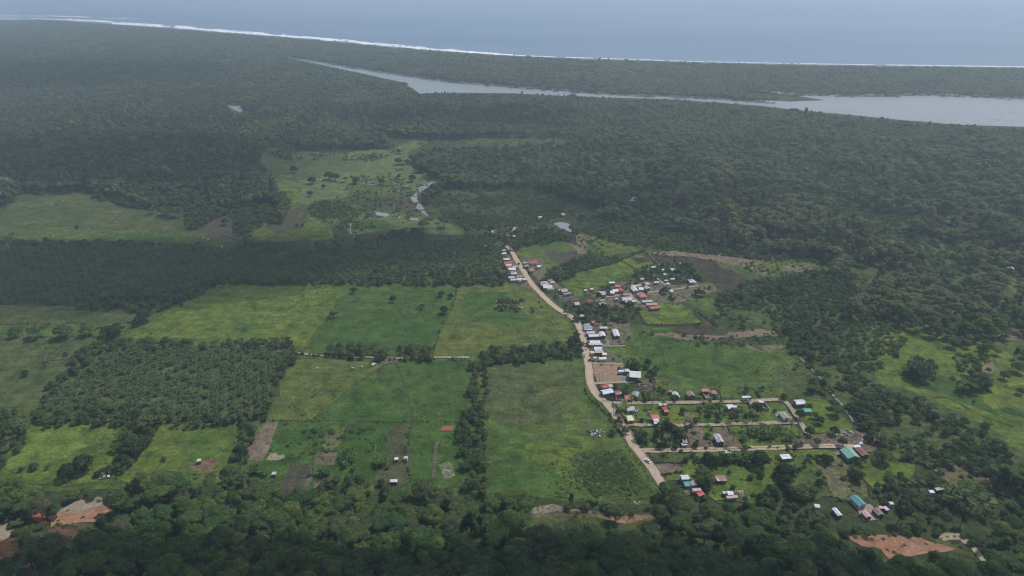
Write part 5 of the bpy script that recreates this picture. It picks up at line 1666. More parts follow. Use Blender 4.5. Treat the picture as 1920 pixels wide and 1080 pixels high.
def vehicle(label, px, py, rz, col, kind='car', z=None):
    p = ath(px, py)
    base = gz(p.x, p.y)
    t = thing(kind, label, {'car': 'car', 'pickup_truck': 'pickup truck', 'truck': 'truck'}[kind], (p.x, p.y, base), rz)
    paint_ = flat_mat('paint_' + str(col), col, 0.35, 0.05, 1, 0.5)
    L, W = (4.3, 1.75) if kind == 'car' else (5.3, 1.9) if kind == 'pickup_truck' else (7.0, 2.3)
    prof = {'car': [(-.5, .35), (-.5, .85), (-.42, .95), (.22, .95), (.48, .8), (.5, .35)],
            'pickup_truck': [(-.5, .45), (-.5, 1.05), (.18, 1.05), (.46, .98), (.5, .45)],
            'truck': [(-.5, .6), (-.5, 1.2), (.5, 1.2), (.5, .6)]}[kind]
    cab = {'car': [(-.40, .93), (-.28, 1.42), (.08, 1.42), (.26, .93)],
           'pickup_truck': [(-.12, 1.03), (-.10, 1.7), (.14, 1.7), (.28, 1.03)],
           'truck': [(.20, 1.18), (.20, 2.4), (.44, 2.4), (.5, 1.18)]}[kind]
    for nm, pr, w_, m_ in (('body', prof, W, paint_), ('cab', cab, W * .86, M_glass)):
        n = len(pr)
        v = [(x * L, s * w_ / 2, zz) for s in (-1, 1) for x, zz in pr]
        f = [tuple(range(n)), tuple(reversed(range(n, 2 * n)))] + [(i, i + n, (i + 1) % n + n, (i + 1) % n) for i in range(n)]
        mesh_obj(nm, v, f, m_, t)
    xs_ = [a[0] for a in cab if a[1] > cab[0][1] + .1]
    rf = box_me('roof', (max(xs_) - min(xs_)) * L, W * .8, .05, paint_, cab[1][1])
    part('roof', rf, t, ((max(xs_) + min(xs_)) / 2 * L, 0, 0))
    if kind == 'truck':
        part('cargo_box', box_me('cargo_box', L * .66, W, 1.5, flat_mat('cargo', (0.6, 0.6, 0.6), .5), 1.22), t, (-.16 * L, 0, 0))
    if kind == 'pickup_truck':
        part('cargo_bed', box_me('cargo_bed', L * .32, W * .8, .04, M_tyre, 1.07), t, (-.3 * L, 0, 0))
    for sx in (-.31, .31):
        for sy in (-1, 1):
            bm = bmesh.new()
            bmesh.ops.create_cone(bm, cap_ends=True, segments=12, radius1=.36, radius2=.36, depth=.24)
            o = bm_obj('wheel', bm, M_tyre, t)
            o.location = (sx * L, sy * (W / 2 - .1), .36)
            o.rotation_euler = (PI / 2, 0, 0)
    return t


vehicle('white pickup with dark windows parked on grass under a tree at lower left', 197, 897, 0.45, (.6, .6, .62), 'pickup_truck')
vehicle('white car with dark windows parked at the right edge of the dirt road', 1214, 866.5, 2.2, (.6, .6, .6), 'car')
vehicle('white and dark truck standing on the street beside the walled compound', 1399, 751, 0.2, (.5, .5, .5), 'truck')
vehicle('dark car parked in the concrete forecourt by the lane', 1161, 750, 0.05, (.03, .03, .05), 'car')
vehicle('dark red truck parked left of the white workshop roof', 1168, 701.5, 0.1, (.22, .04, .03), 'truck')
vehicle('white van-sized car in front of the teal and grey roofs', 1300, 915, 0.1, (.65, .65, .65), 'car')
vehicle('blue-grey car beside the brick red roof with the porch', 1217, 776, 1.2, (.12, .15, .22), 'car')
vehicle('white car behind the maroon warehouse roof', 1612.5, 834.5, 0.6, (.65, .65, .66), 'car')
vehicle('black car at the end of the lane by the brush pile', 1198, 717.6, 0.05, (.03, .03, .03), 'car')

# utility poles along the dirt road and the third street
pole_top = box_me('crossarm', 1.6, .1, .1, M_post, 7.4)
pv_, pf_ = ring_tube([(0, 0, -.3), (0, 0, 4), (0, 0, 8)], [.15, .12, .09], 6)
pole_me = bpy.data.meshes.new('pole')
pole_me.from_pydata([tuple(q) for q in pv_], [], pf_)
pole_me.materials.append(flat_mat('weathered_pole', (0.27, 0.25, 0.22), .9))
for i, (px, py) in enumerate(((1228, 842), (1288, 841), (1345, 840), (1404, 838), (1462, 836), (1520, 834), (1180, 752), (1240, 752), (1306, 751), (1372, 750), (1440, 748), (1124, 716), (1110, 668), (1080, 596), (1030, 558), (1003, 528), (985, 500), (1148, 762), (1192, 828), (1226, 874))):
    p = at(px, py)
    t = thing('utility_pole', 'thin grey utility pole beside the %s' % ('third street' if py > 830 and px < 1560 and px > 1227 else 'first street' if 740 < py < 753 else 'dirt road'), 'utility pole', (p.x, p.y, gz(p.x, p.y)), .5, 'utility poles of the village')
    part('pole', pole_me, t)
    part('crossarm', pole_top, t)

# tipped rubbish and rubble
M_rubble = flat_mat('rubble', (0.45, 0.44, 0.42), .8, .4, 2)
M_junk = flat_mat('dark_junk', (0.09, 0.085, 0.08), .8, .4, 2)


def rubble(name, label, px, py, rx, ry, n, smin, smax, mats):
    p = ath(px, py)
    t = thing(name, label, 'rubble', (p.x, p.y, gz(p.x, p.y)), 0)
    for k, m_ in enumerate(mats):
        bm = bmesh.new()
        for i in range(n):
            r = bmesh.ops.create_cube(bm, size=1)
            s_ = random.uniform(smin, smax)
            M_ = Matrix.Translation((random.gauss(0, rx), random.gauss(0, ry), s_ * .2)) @ Matrix.Rotation(random.uniform(0, 6), 4, 'Z') @ Matrix.Rotation(random.uniform(-.5, .5), 4, 'X') @ Matrix.Diagonal((s_, s_ * random.uniform(.3, 1), s_ * random.uniform(.1, .4), 1))
            bmesh.ops.transform(bm, matrix=M_, verts=r['verts'])
        o = bm_obj('pale_pieces' if k == 0 else 'dark_pieces', bm, m_, t)
        o['kind'] = 'stuff'


rubble('rubbish_heap', 'scattered heap of white and black rubbish in the big field left of the road', 1117, 812, 2.6, 2.2, 22, .6, 2.2, (M_rubble, M_junk))
rubble('rubble_heap', 'pale rubble with white pieces beyond the brown plot by the forest', 1594, 815, 4.5, 2.0, 34, .4, 1.6, (M_rubble, M_junk))
rubble('rubble_heap', 'small white scrap pile behind the maroon warehouse', 1620, 826, 1.5, 1.0, 10, .5, 1.4, (M_rubble,))
rubble('scrap_pile', 'pale scrap strewn right of the small square white roof', 1386, 926, 2.0, 1.6, 9, .5, 1.5, (M_rubble,))
rubble('brush_heap', 'grey brush and scrap heap by the workshop lane end', 1207, 724, 4.0, 2.6, 30, .6, 2.4, (M_post, M_junk))
rubble('rubble_heap', 'little white heap in bushes above the central gravel strip', 1196, 942, 1.2, .8, 7, .4, 1.2, (M_rubble,))

# cattle
M_cow = flat_mat('cow_hide', (0.62, 0.60, 0.55), 0.9, 0.15, 2)
M_cowd = flat_mat('cow_hide_dark', (0.10, 0.075, 0.055), 0.9, 0.15, 2)


def cow_mesh(mat):
    bm = bmesh.new()
    def blob(c, s, sub=2):
        r = bmesh.ops.create_icosphere(bm, subdivisions=sub, radius=1)
        bmesh.ops.scale(bm, vec=s, verts=r['verts'])
        bmesh.ops.translate(bm, vec=c, verts=r['verts'])
    blob((0, 0, 1.0), (.78, .34, .38))
    blob((.55, 0, 1.08), (.38, .27, .34))
    blob((-.6, 0, 1.08), (.3, .29, .32))
    blob((.95, 0, 1.12), (.32, .15, .22))
    blob((1.28, 0, 1.02), (.26, .12, .15))
    me = bpy.data.meshes.new('body')
    bm.to_mesh(me)
    bm.free()
    v, f = [tuple(x.co) for x in me.vertices], [tuple(p.vertices) for p in me.polygons]
    for sx, sy in ((.5, .18), (.5, -.18), (-.6, .18), (-.6, -.18)):
        tv, tf = ring_tube([(sx, sy, .95), (sx + .03, sy, .5), (sx, sy, 0)], [.13, .075, .065], 5)
        o = len(v)
        v += [tuple(a) for a in tv]
        f += [tuple(i + o for i in q) for q in tf]
    for s in (-1, 1):
        tv, tf = ring_tube([(1.18, s * .08, 1.14), (1.2, s * .24, 1.2), (1.24, s * .26, 1.36)], [.04, .035, .01], 4)
        o = len(v)
        v += [tuple(a) for a in tv]
        f += [tuple(i + o for i in q) for q in tf]
    tv, tf = ring_tube([(-.88, 0, 1.25), (-.98, 0, .9), (-.95, 0, .5)], [.035, .025, .04], 4)
    o = len(v)
    v += [tuple(a) for a in tv]
    f += [tuple(i + o for i in q) for q in tf]
    m2 = bpy.data.meshes.new('body')
    m2.from_pydata(v, [], f)
    m2.shade_smooth()
    m2.materials.append(mat)
    return m2


cow_a, cow_b = cow_mesh(M_cow), cow_mesh(M_cowd)
Z3 = (0, 250, 3)
herd1 = [(560 + a / 5.333, 630 + b / 5.333) for a, b in ((738, 300), (752, 303), (768, 294), (746, 292))]
herd2 = [(560 + a / 5.333, 630 + b / 5.333) for a, b in ((183, 338), (543, 336), (635, 324))]
herd3 = [(a / 3, 250 + b / 3) for a, b in ((357, 383), (290, 404), (500, 541), (372, 553), (655, 505), (1145, 593), (1172, 600), (300, 586), (1250, 643), (1305, 650))]
for lst, lab, grp in ((herd1, 'white cow grazing in the tight bunch near the track corner', 'white cattle bunched by the track'),
                      (herd2, 'white cow grazing apart from the bunch in the yellowish field', 'white cattle spread over the yellowish field'),
                      (herd3, 'pale cow grazing in the wide field above the oil palms', 'pale cattle in the far left field')):
    for (x, y) in lst:
        p = at(x, y)
        o = bpy.data.objects.new('cow', cow_a)
        COL.objects.link(o)
        o.location = (p.x, p.y, gz(p.x, p.y))
        o.rotation_euler = (0, 0, random.uniform(0, 6.28))
        o.scale = (1.25,) * 3 if lst is not herd3 else (1.35,) * 3
        tag(o, lab, 'cow', grp)

# ================================================================== PLANTING
def near_house(x, y, pad=0.0):
    for hx, hy, hr, hb, hh in HOUSE_SPOTS:
        if abs(x - hx) < hr + pad and abs(y - hy) < hr + pad and math.hypot(x - hx, y - hy) < hr + pad:
            return True
    return False


HS = np.array([(a, b, c, h) for a, b, c, d, h in HOUSE_SPOTS])


def hides_house(x, y, z, h, r):
    """would a plant here stand in front of a roof that the photograph shows"""
    for hx, hy, hr, hz in HS:
        if y < 650 and hy > y and hy - y < 45 and abs(hx - x) < hr + r + 12:
            a = proj(hx, hy, hz)
            b = proj(x, y, z + h * .75)
            rr_ = (hr * .75 + r * .8) * FPX / a[2]
            if abs(a[0] - b[0]) < rr_ and abs(a[1] - b[1]) < rr_ * .62:
                return True
    return False


def place(name, label, cat, group, meshes, loc, rz, s, sh=None):
    t = thing(name, label, cat, loc, rz, group)
    t.scale = (s, s, sh or s)
    for nm, me in meshes:
        part(nm, me, t)
    return t


# --- lone trees read off the photograph: crown centre and crown width in picture pixels
LONE = []


def lone(s, fr, lab, grp=None, kind=None):
    for q in s.split():
        a = [float(v) for v in q.split(',')]
        LONE.append((fr[0] + a[0] / fr[2], fr[1] + a[1] / fr[2], a[2], lab, grp, kind))


W = (0, 560, 3)
lone("450,200,16 555,262,18 545,335,16 565,150,9", Z4, 'dark tree standing alone in the left of the bright marsh clearing', 'lone trees in the left of the marsh clearing')
lone("648,235,20 685,245,17 620,297,11 743,258,12 800,265,14", Z4, 'dark tree by the thin water line in the marsh clearing', 'trees along the thin water line')
lone("1040,155,16 1090,155,13 1062,182,17 1155,195,20 1235,210,18 1043,238,12 995,230,8 1120,250,16 945,270,14 1040,98,12", Z4, 'dark tree near the stream at the right of the marsh clearing', 'trees near the stream in the marsh clearing')
lone("1180,508,22", Z4, 'rounded grey-green tree at the foot of the stream above the palms')
lone("790,880,17", Z4, 'dark tree at the top of the path between the two middle fields')
lone("673,1020,17", Z4, 'dark tree halfway down the path between the two middle fields')
lone("1012,930,15", Z4, 'round dark tree alone high in the middle green field')
lone("1282,903,13 1337,912,14", Z4, 'dark tree by the right boundary of the middle green field', 'pair of trees at the right boundary of the middle green field')
lone("1175,975,13 1297,990,17", Z4, 'dark tree low in the middle green field', 'two trees low in the middle green field')
lone("65,495,15", Z4, 'dark bush-like tree on the bare brown field')
lone("380,495,12 330,518,8 470,518,8 500,515,7", Z4, 'small bush on the dry field left of the marsh', 'small bushes on the dry field')
lone("405,425,22", Z4, 'round tree at the corner of the dry field')
lone("433,526,8", Z3, 'small dark tree alone in the wide left field')
lone("80,183,30", W, 'leftmost tree of the row between the two left pastures')
lone("200,188,34", W, 'second tree from the left in the row between the two left pastures')
lone("350,180,36", W, 'broad tree in the middle of the row between the two left pastures')
lone("490,172,28", W, 'fourth tree, paler, in the row between the two left pastures')
lone("590,178,30 650,170,30 640,195,28", W, 'dark tree in the clump ending the left pasture row', 'clump at the right end of the pasture row')
lone("810,95,32 770,125,24", W, 'dark tree in the hedge at the corner of the bright field', 'trees at the bright field corner')
lone("250,370,14 140,420,14 370,312,9", W, 'low dark bush alone in the left pasture', 'low bushes in the left pasture')
lone("465,925,42", W, 'largest dark round tree standing in the sunlit lower-left field')
lone("95,720,46", W, 'light green spreading tree at the left edge of the sunlit field')
lone("40,800,34 20,850,28", W, 'pale leafy tree at the far left margin of the sunlit field', 'pale trees at the far left margin')
lone("380,968,36", W, 'grey-green tree touching the large dark round tree')
lone("190,940,17 120,958,13 270,948,12", W, 'small thin tree along the foot of the sunlit field', 'small trees at the foot of the sunlit field')
lone("730,835,48", W, 'big dark tree in the hedge between the two lower-left fields')
lone("690,905,28", W, 'paler round tree below the big dark hedge tree')
lone("830,690,50", W, 'broad tree where the diagonal hedge meets the palm plantation')
lone("1060,712,17", W, 'pale feathery tree at the top of the lower field')
lone("1365,780,15", W, 'pale small tree beside the bare strip')
lone("1350,850,27", W, 'dark round tree at the corner of the bare strip')
lone("918,898,13", W, 'small thin tree in the middle of the lower field')
lone("600,965,22 548,985,14", W, 'dark small tree by the white pickup', 'trees beside the white pickup')
X8 = (1440, 680, 4)
lone("1150,50,66", X8, 'huge rounded tree clump alone at the left of the right-hand pasture')
lone("1540,150,40 1490,175,34 1600,135,34", X8, 'tree in the three-crowned clump in the right-hand pasture', 'three-crowned clump in the right-hand pasture')
lone("1885,32,26", X8, 'tree at the right border of the pasture')
lone("1775,92,19", X8, 'small round tree right of the three-crowned clump')
lone("1890,212,15", X8, 'small bush-like tree low at the right border of the pasture')
lone("1542,292,8", X8, 'tiny dark tree in the open lower pasture')
lone("870,700,34", X8, 'grey-green round tree right of the sea-green hall')
lone("670,845,28", X8, 'dark tree at the left of the bright field below the sea-green hall')
lone("245,390,20", X8, 'dark round tree in front of the emerald roof')
lone("385,430,22 350,400,16", X8, 'dark tree in the pair right of the emerald roof', 'pair right of the emerald roof')
lone("315,515,20", X8, 'round tree at the end of the sloping track')
lone("495,510,19", X8, 'dark round tree at the right of the brown plot')
lone("563,595,19", X8, 'round tree between the brown plot and the sea-green hall')
lone("370,595,16", X8, 'glossy round tree above the third street')
lone("125,250,15", X8, 'brownish round tree by the striped white roof')
lone("345,165,19", X8, 'dark low tree left of the canal')
lone("305,330,17", X8, 'dark tree right of the striped white roof')
lone("315,712,18 420,715,20 460,722,18 375,705,14", X8, 'low dark tree in the clump left of the concrete slab', 'clump left of the concrete slab')
X7 = (1040, 590, 4)
lone("963,720,14", X7, 'small round tree alone on the bright plot below the street')
lone("1060,793,14", X7, 'round tree at the top corner of the brown plot')
lone("1025,830,10", X7, 'small upright tree beside the round corner tree')
lone("985,845,13", X7, 'dark bush left of the small upright tree')
lone("1230,785,12", X7, 'dark round bush alone below the glaring white roof')
lone("1380,715,22 1345,725,17", X7, 'dark tree right of the glaring white roof', 'trees right of the glaring white roof')
lone("1515,700,25", X7, 'big dark tree inside the large walled compound')
lone("1560,552,10", X7, 'small round tree on the grass above the street')
lone("1440,555,15", X7, 'wide low tree in the grass above the street')
lone("905,622,15", X7, 'dark tree in front of the mint-grey roof')
lone("1000,620,10", X7, 'small tree at the left of the brown-purple roof')
lone("1200,615,9", X7, 'small tree in the right coral-roofed court')
lone("500,808,12 505,850,15 535,872,15 440,880,15", X7, 'dusty tree leaning over the dirt road', 'trees leaning over the dirt road')
lone("645,900,28", X7, 'bushy tree right of the dirt road below the cream roof')
lone("835,930,32", X7, 'large dark tree in the lower street plot')
lone("760,915,15", X7, 'low round bush left of the large dark plot tree')
lone("930,890,22 960,930,18", X7, 'dark tree beside the weathered brown shack', 'trees beside the weathered brown shack')
lone("810,835,20 850,835,20 885,850,18", X7, 'dark tree in the thicket below the first plots', 'thicket below the first plots')
lone("1055,975,12", X7, 'small dark round tree alone on the brown plot')
lone("1150,905,13", X7, 'small palm-like shrub left of the long lilac roof')
lone("460,530,13 590,540,15 545,540,12", X7, 'green tree between the lane and the red roofs', 'trees between the lane and the red roofs')
lone("785,555,8 820,570,10 745,565,9", X7, 'small dark tree left of the mint-grey roof', 'small trees left of the mint-grey roof')
lone("135,230,18 170,200,15 150,170,14", X7, 'dark roadside tree opposite the stepped white roofs', 'roadside trees opposite the stepped roofs')
lone("580,350,22 615,375,20", X7, 'yellowish bushy tree behind the workshop roof', 'yellowish trees behind the workshop')
lone("700,355,16 720,430,18 745,460,14", X7, 'dark tree right of the workshop roof', 'dark trees right of the workshop')
lone("1725,615,14", X7, 'roundish tree where the street turns down')
X9 = (1160, 820, 4.154)
lone("700,160,26 760,175,30 810,165,24", X9, 'dark tree in the dense clump below the third street', 'dense clump below the third street')
lone("1105,165,40", X9, 'very dark round tree below the third street')
lone("600,65,11", X9, 'small dark tree on the brown plot beside the third street')
lone("690,290,30 650,260,26 705,340,26 640,330,24", X9, 'yellow-green forest tree right of the square white roof', 'tall trees right of the square white roof')
lone("890,388,13", X9, 'small dark tree above the small square white roof')
lone("1170,418,17 1110,465,18", X9, 'dark tree at the near end of the sunny field', 'pair at the near end of the sunny field')
lone("1280,250,30 1300,330,34 1250,290,22", X9, 'dark tree in the clump right of the sunny field', 'clump right of the sunny field')
lone("1400,440,38 1440,400,24", X9, 'wide tree in the group above the forest edge', 'group above the forest edge')
lone("1565,350,20", X9, 'dark tree on the slope of the weedy plot')
lone("1860,300,24", X9, 'dark tree at the right of the dry weedy plot')
Xc = (1110, 515, 12)
lone("1210,405,9", Xc, 'dark round tree behind the big scarlet roof')
lone("1650,350,15", Xc, 'bare brown tree at the lane bend')
lone("1745,515,8 1870,520,4", Xc, 'small dark tree in the green field by the lane bend', 'small trees in the field by the lane bend')
lone("255,690,11", Xc, 'dark tree over the pale hipped roof')
lone("850,650,13 900,690,12", Xc, 'dark tree in front of the largest white-grey roof', 'dark trees in front of the largest roof')
lone("1450,890,18 1390,870,12 1530,900,12", (1190, 475, 12), 'dark tree in the clump right of the grove village', 'clump right of the grove village')
lone("240,280,12", Xc, 'grey leafless-looking tree near the pale bluish roof')

fi = 0
n_lone = 0
for (px, py, wpx, lab, grp, kd) in LONE:
    if 'round' in lab and fi % 4 > 1:
        fi += 2
    k = FIELD[fi % 4]
    fi += 1
    p = at(px, py, 0)
    s = wpx / FPX * proj(p.x, p.y, 0)[2] / (2 * k[3] * 0.96)
    s = min(max(s, .3), 2.6)
    sh = s if s < 1.2 else 1.2 + (s - 1.2) * .6
    p = at(px, py, sh * k[4] * .55)
    q = Vector((p.x, p.y, gz(p.x, p.y)))
    if p.y < 336:
        q.z = hill(p.x, p.y)
    place('field_tree' if wpx > 10 else 'bush', lab, 'tree' if wpx > 10 else 'bush', grp, (('trunk', k[2]), ('crown', FIELD_DARK[(fi - 1) % 4] if 'dark' in lab else FIELD_PALE[(fi - 1) % 4] if any(w_ in lab for w_ in ('pale', 'light', 'grey', 'yellow', 'dusty')) else k[1])), q, rr.uniform(0, 6.28), s, sh)
    n_lone += 1

# --- coconut palms and bananas by the houses
palms = [((1187, 800), 0), ((1212, 805), 1), ((1251, 851), 1), ((1330, 838), 1), ((1374, 835), 0), ((1424, 815), 1), ((1340, 795), 0), ((1380, 790), 0), ((1396, 838), 1), ((1405, 790), 1), ((1410, 795), 0), ((1482, 812), 1), ((1489, 850), 0), ((1500, 832), 1),
         ((1166, 775), 0), ((1172, 768), 1), ((1222, 765), 0), ((1240, 776), 0), ((1183, 765), 0), ((1250, 733), 1), ((1243, 735), 0), ((1780, 935), 0), ((1790, 950), 1), ((1805, 945), 0), ((1770, 950), 1), ((1830, 960), 0), ((1760, 940), 0), ((1815, 965), 1), ((1845, 970), 1)]
for (px, py), k in palms:
    p = ath(px, py)
    place('coconut_palm', 'tall thin coconut palm standing among the houses and plots', 'palm tree', 'coconut palms among the houses', (('trunk', COCO[k][1]), ('fronds', COCO[k][0])), (p.x, p.y, gz(p.x, p.y)), rr.uniform(0, 6.28), rr.uniform(.75, 1.0))
for cx, cy, wx, wy, n, lab, grp in ((1440, 818, 60, 9, 34, 'banana plant in the ragged rows of the lower street plots', 'bananas of the lower street plots'),
                                    (1392, 864, 34, 6, 18, 'banana plant in the strip below the third street', 'bananas below the third street'),
                                    (1815, 930, 40, 16, 34, 'banana plant in the thick stand at the lower right', 'bananas at the lower right'),
                                    (655, 868, 14, 18, 26, 'banana plant in the dark block beside the brown plots', 'bananas beside the brown plots'),
                                    (720, 873, 12, 6, 10, 'banana plant near the two small field huts', 'bananas near the two field huts'),
                                    (602, 892, 16, 3, 9, 'banana plant in the short row between brown plots', 'bananas between brown plots'),
                                    (468, 890, 40, 8, 18, 'banana plant at the forest edge near the bare strip', 'bananas at the forest edge'),
                                    (1340, 768, 24, 8, 14, 'banana plant in the gardens below the first street', 'bananas below the first street')):
    for i in range(n):
        px, py = cx + rr.uniform(-wx, wx), cy + rr.uniform(-wy, wy)
        p = ath(px, py)
        if near_house(p.x, p.y, -1):
            continue
        k = rr.randrange(2)
        place('banana_plant', lab, 'banana plant', grp, (('stem', BANA[k][1]), ('leaves', BANA[k][0])), (p.x, p.y, gz(p.x, p.y)), rr.uniform(0, 6.28), rr.uniform(.9, 1.35))

# --- oil palms in their rows: the 300 nearest are things, the rest one stand
oil = []
for (ox, oy, ang, x0, x1, y0, y1, sp) in ((0, 0, .12, -640, 40, 485.1, 790, 7.2), (0, 0, -.18, -440, -40, 330, 485, 6.4)):
    ca, sa = math.cos(ang), math.sin(ang)
    for j in range(-160, 160):
        for i in range(-160, 160):
            u = (i + (.5 if j % 2 else 0)) * sp
            v = j * sp * .866
            x = u * ca - v * sa + rr.uniform(-.75, .75)
            y = u * sa + v * ca + rr.uniform(-.75, .75)
            if not (x0 < x < x1 and y0 < y < y1):
                continue
            a = proj(x, y, 3.5)
            if cov(a[0], a[1]) == 4 and cov(*proj(x, y, 0)[:2]) in (4, 2) and rr.random() > .09:
                oil.append((math.hypot(x, y), x, y, rr.random()))
oil.sort()
oil_near = oil[:290]
for d_, x, y, q in oil_near:
    k = int(q * 3)
    pa = proj(x, y, 3)
    zx = 'left' if pa[0] < 230 else 'middle' if pa[0] < 370 else 'right'
    zy = 'near rows' if pa[1] > 735 else 'central rows' if pa[1] > 690 else 'far rows'
    place('oil_palm', 'oil palm in the %s of the %s of the near plantation block' % (zx, zy), 'palm tree', 'oil palms in the %s of the %s of the near plantation' % (zx, zy), (('trunk', OILP[k][1]), ('fronds', OILP[k][0])), (x, y, 0.1), q * 40, .68 + .22 * q)
scatter('oil_palm_stand', [(x, y, 0.05, .72 + .25 * q, q * 40, int(q * 29) % 3, .78 + .3 * q) for d_, x, y, q in oil[290:]], C_oil)

# --- massed growth

BENCH = [np.array(P(s, *fr)) for s, fr in (
    ("545,420 600,370 700,325 850,240 950,205 1120,195 1200,235 1340,275 1260,320 1200,420 1060,470 900,500 800,560 640,640 560,600 540,520", (0, 900, 6)),
    ("340,370 480,370 530,430 520,520 400,520", (0, 900, 6)),
    ("-200,560 0,475 90,420 115,480 195,590 230,680 240,760 200,840 60,840 -200,880", (0, 900, 6)),
    ("540,540 700,500 960,480 980,520 930,610 780,700 640,750 555,745", (0, 900, 6)),
    ("60,870 320,890 390,960 370,1080 240,1080 235,960", (0, 900, 6)),
    ("640,560 760,500 860,495 960,530 1180,555 1640,570 1850,585 1850,625 1640,640 1500,680 1340,670 1100,640 760,620", (820, 820, 4)),
    ("500,762 700,750 850,765 980,765 1110,745 1290,735 1390,738 1480,780 1560,865 1620,1000 1560,1000 1400,880 1200,900 1000,935 850,948 790,880 650,865 570,822", (1460, 820, 4.154)))]
far_pts, near_c, mid_pts, shrub_pts, grove_pts, coco_pts = [], [], [], [], [], []
slope = []
low_pts = []
low_shrub = []
y = 200.0
row = 0
while y < 5200:
    s = (7.6 if y < 330 else 8.6) * max(1.0, (y / 1500.0) ** .9)
    half = (y * CT + 275 * ST) * .78 + 40
    x = -half + (row % 2) * s * .5
    while x < half:
        X = x + rr.uniform(-.42, .42) * s
        Y = y + rr.uniform(-.42, .42) * s
        x += s
        sc = (rr.uniform(.62, 1.12) if rr.random() < .8 else rr.uniform(1.15, 1.45)) * max(1.0, s / 8.6 * .80)
        hz = hill(X, Y) if Y < 336 else 0.0
        rugged = X > 60 and Y < 1150
        if y > 700 and not rugged:
            sc = rr.uniform(.92, 1.22) * max(1.0, s / 8.6 * .9)
        h = 14 * sc if s < 10 else 14 * min(sc, 1.3)
        if Y > 1000:
            h = min(h, 17)
        if Y > 1500:
            h *= .8
        a = proj(X, Y, hz + h * .55)
        if not (-160 < a[0] < 2080 and a[1] < 1240):
            continue
        t = proj(X, Y, hz + h)
        cy_ = np.interp(a[0], COASTX, COASTY)
        if t[1] < cy_ + 0.2:
            if proj(X, Y, 0)[1] < cy_ + 1.5:
                continue
            h *= .6
            t = proj(X, Y, hz + h)
            if t[1] < cy_ - .6:
                continue
        c = cov(a[0], a[1])
        if c == 0 and cov(t[0], t[1]) == 0 or (c == 0 and Y < 322):
            # thinner, lower growth in drifts
            q = noise.noise(Vector((X * .006, Y * .006, 2.2)))
            if Y > 345 and q > .34 and rr.random() < .35:
                continue
            if Y > 345 and Y < 1500 and q > .1:
                sc *= .82
                h *= .8
            if near_house(X, Y, 3) or hides_house(X, Y, hz, h, 5 * sc):
                if Y < 345 and not near_house(X, Y, 2.5) and not hides_house(X, Y, hz, 4, 2):
                    low_pts.append((X, Y, hz, .55, rr.uniform(0, 6.28), rr.randrange(4), .55))
                continue
            if Y < 320:
                # keep the cleared benches free
                bt = proj(X, Y, hz)
                blocked = False
                for poly in BENCH:
                    rp = 4.2 * sc * FPX / a[2]
                    sh_ = proj(X - SUN_DIR.x / SUN_DIR.z * h * .62, Y - SUN_DIR.y / SUN_DIR.z * h * .62, hz)
                    if any(inside(poly, qx_, qy_) for qx_, qy_ in ((a[0], a[1]), (t[0], t[1] + 6), (a[0] - rp, a[1]), (a[0] + rp, a[1]), sh_[:2])):
                        blocked = True
                if blocked:
                    a4 = proj(X, Y, hz + 2.5)
                    if not any(inside(poly, a4[0], a4[1]) or inside(poly, a4[0], a4[1] - 9) for poly in BENCH):
                        for _ in range(3):
                            s4 = rr.uniform(.4, .75)
                            X4, Y4 = X + rr.uniform(-4, 4), Y + rr.uniform(-2, 3)
                            low_pts.append((X4, Y4, hill(X4, Y4), s4, rr.uniform(0, 6.28), rr.randrange(4), s4 * .8))
                    continue
                slope.append((Y, X, Y, hz, sc, rr.random()))
            elif Y < 520:
                near_c.append((X, Y, hz, sc * .8, rr.uniform(0, 6.28), rr.randrange(6), sc * .62 if Y < 480 else sc * .75))
            else:
                big = noise.noise(Vector((X * .010, Y * .010, 4.1))) + .5 * noise.noise(Vector((X * .035, Y * .035, 1.1)))
                east = sm((X - 100) / 300) * .75 - sm((-X - 100) / 500) * .3
                ix = rr.choice((0, 0, 1, 1, 2, 3, 4, 5)) + (6 if big + east + rr.uniform(-.22, .22) > .12 else 0)
                if rr.random() < .012:
                    sc, h, ix = sc * 1.35, h * 1.38, rr.choice((6, 9, 10, 11, 2))
                k_ = 1 + (.60 if rugged else .42 if Y < 700 else .24) * noise.noise(Vector((X * .016, Y * .016, 7.7)))
                if rugged and a[0] > 1250 and Y < 900 and noise.noise(Vector((X * .014, Y * .014, 3.3))) < -.30:
                    for _ in range(3):
                        s4 = rr.uniform(.8, 2.2)
                        low_shrub.append((X + rr.uniform(-5, 5), Y + rr.uniform(-5, 5), 0, s4, rr.uniform(0, 6.28), rr.randrange(4), s4 * .8))
                    continue
                far_pts.append((X, Y, 0, sc * (.8 + .2 * k_), rr.uniform(0, 6.28), ix, h / 14.0 * k_))
    y += s * .88
    row += 1

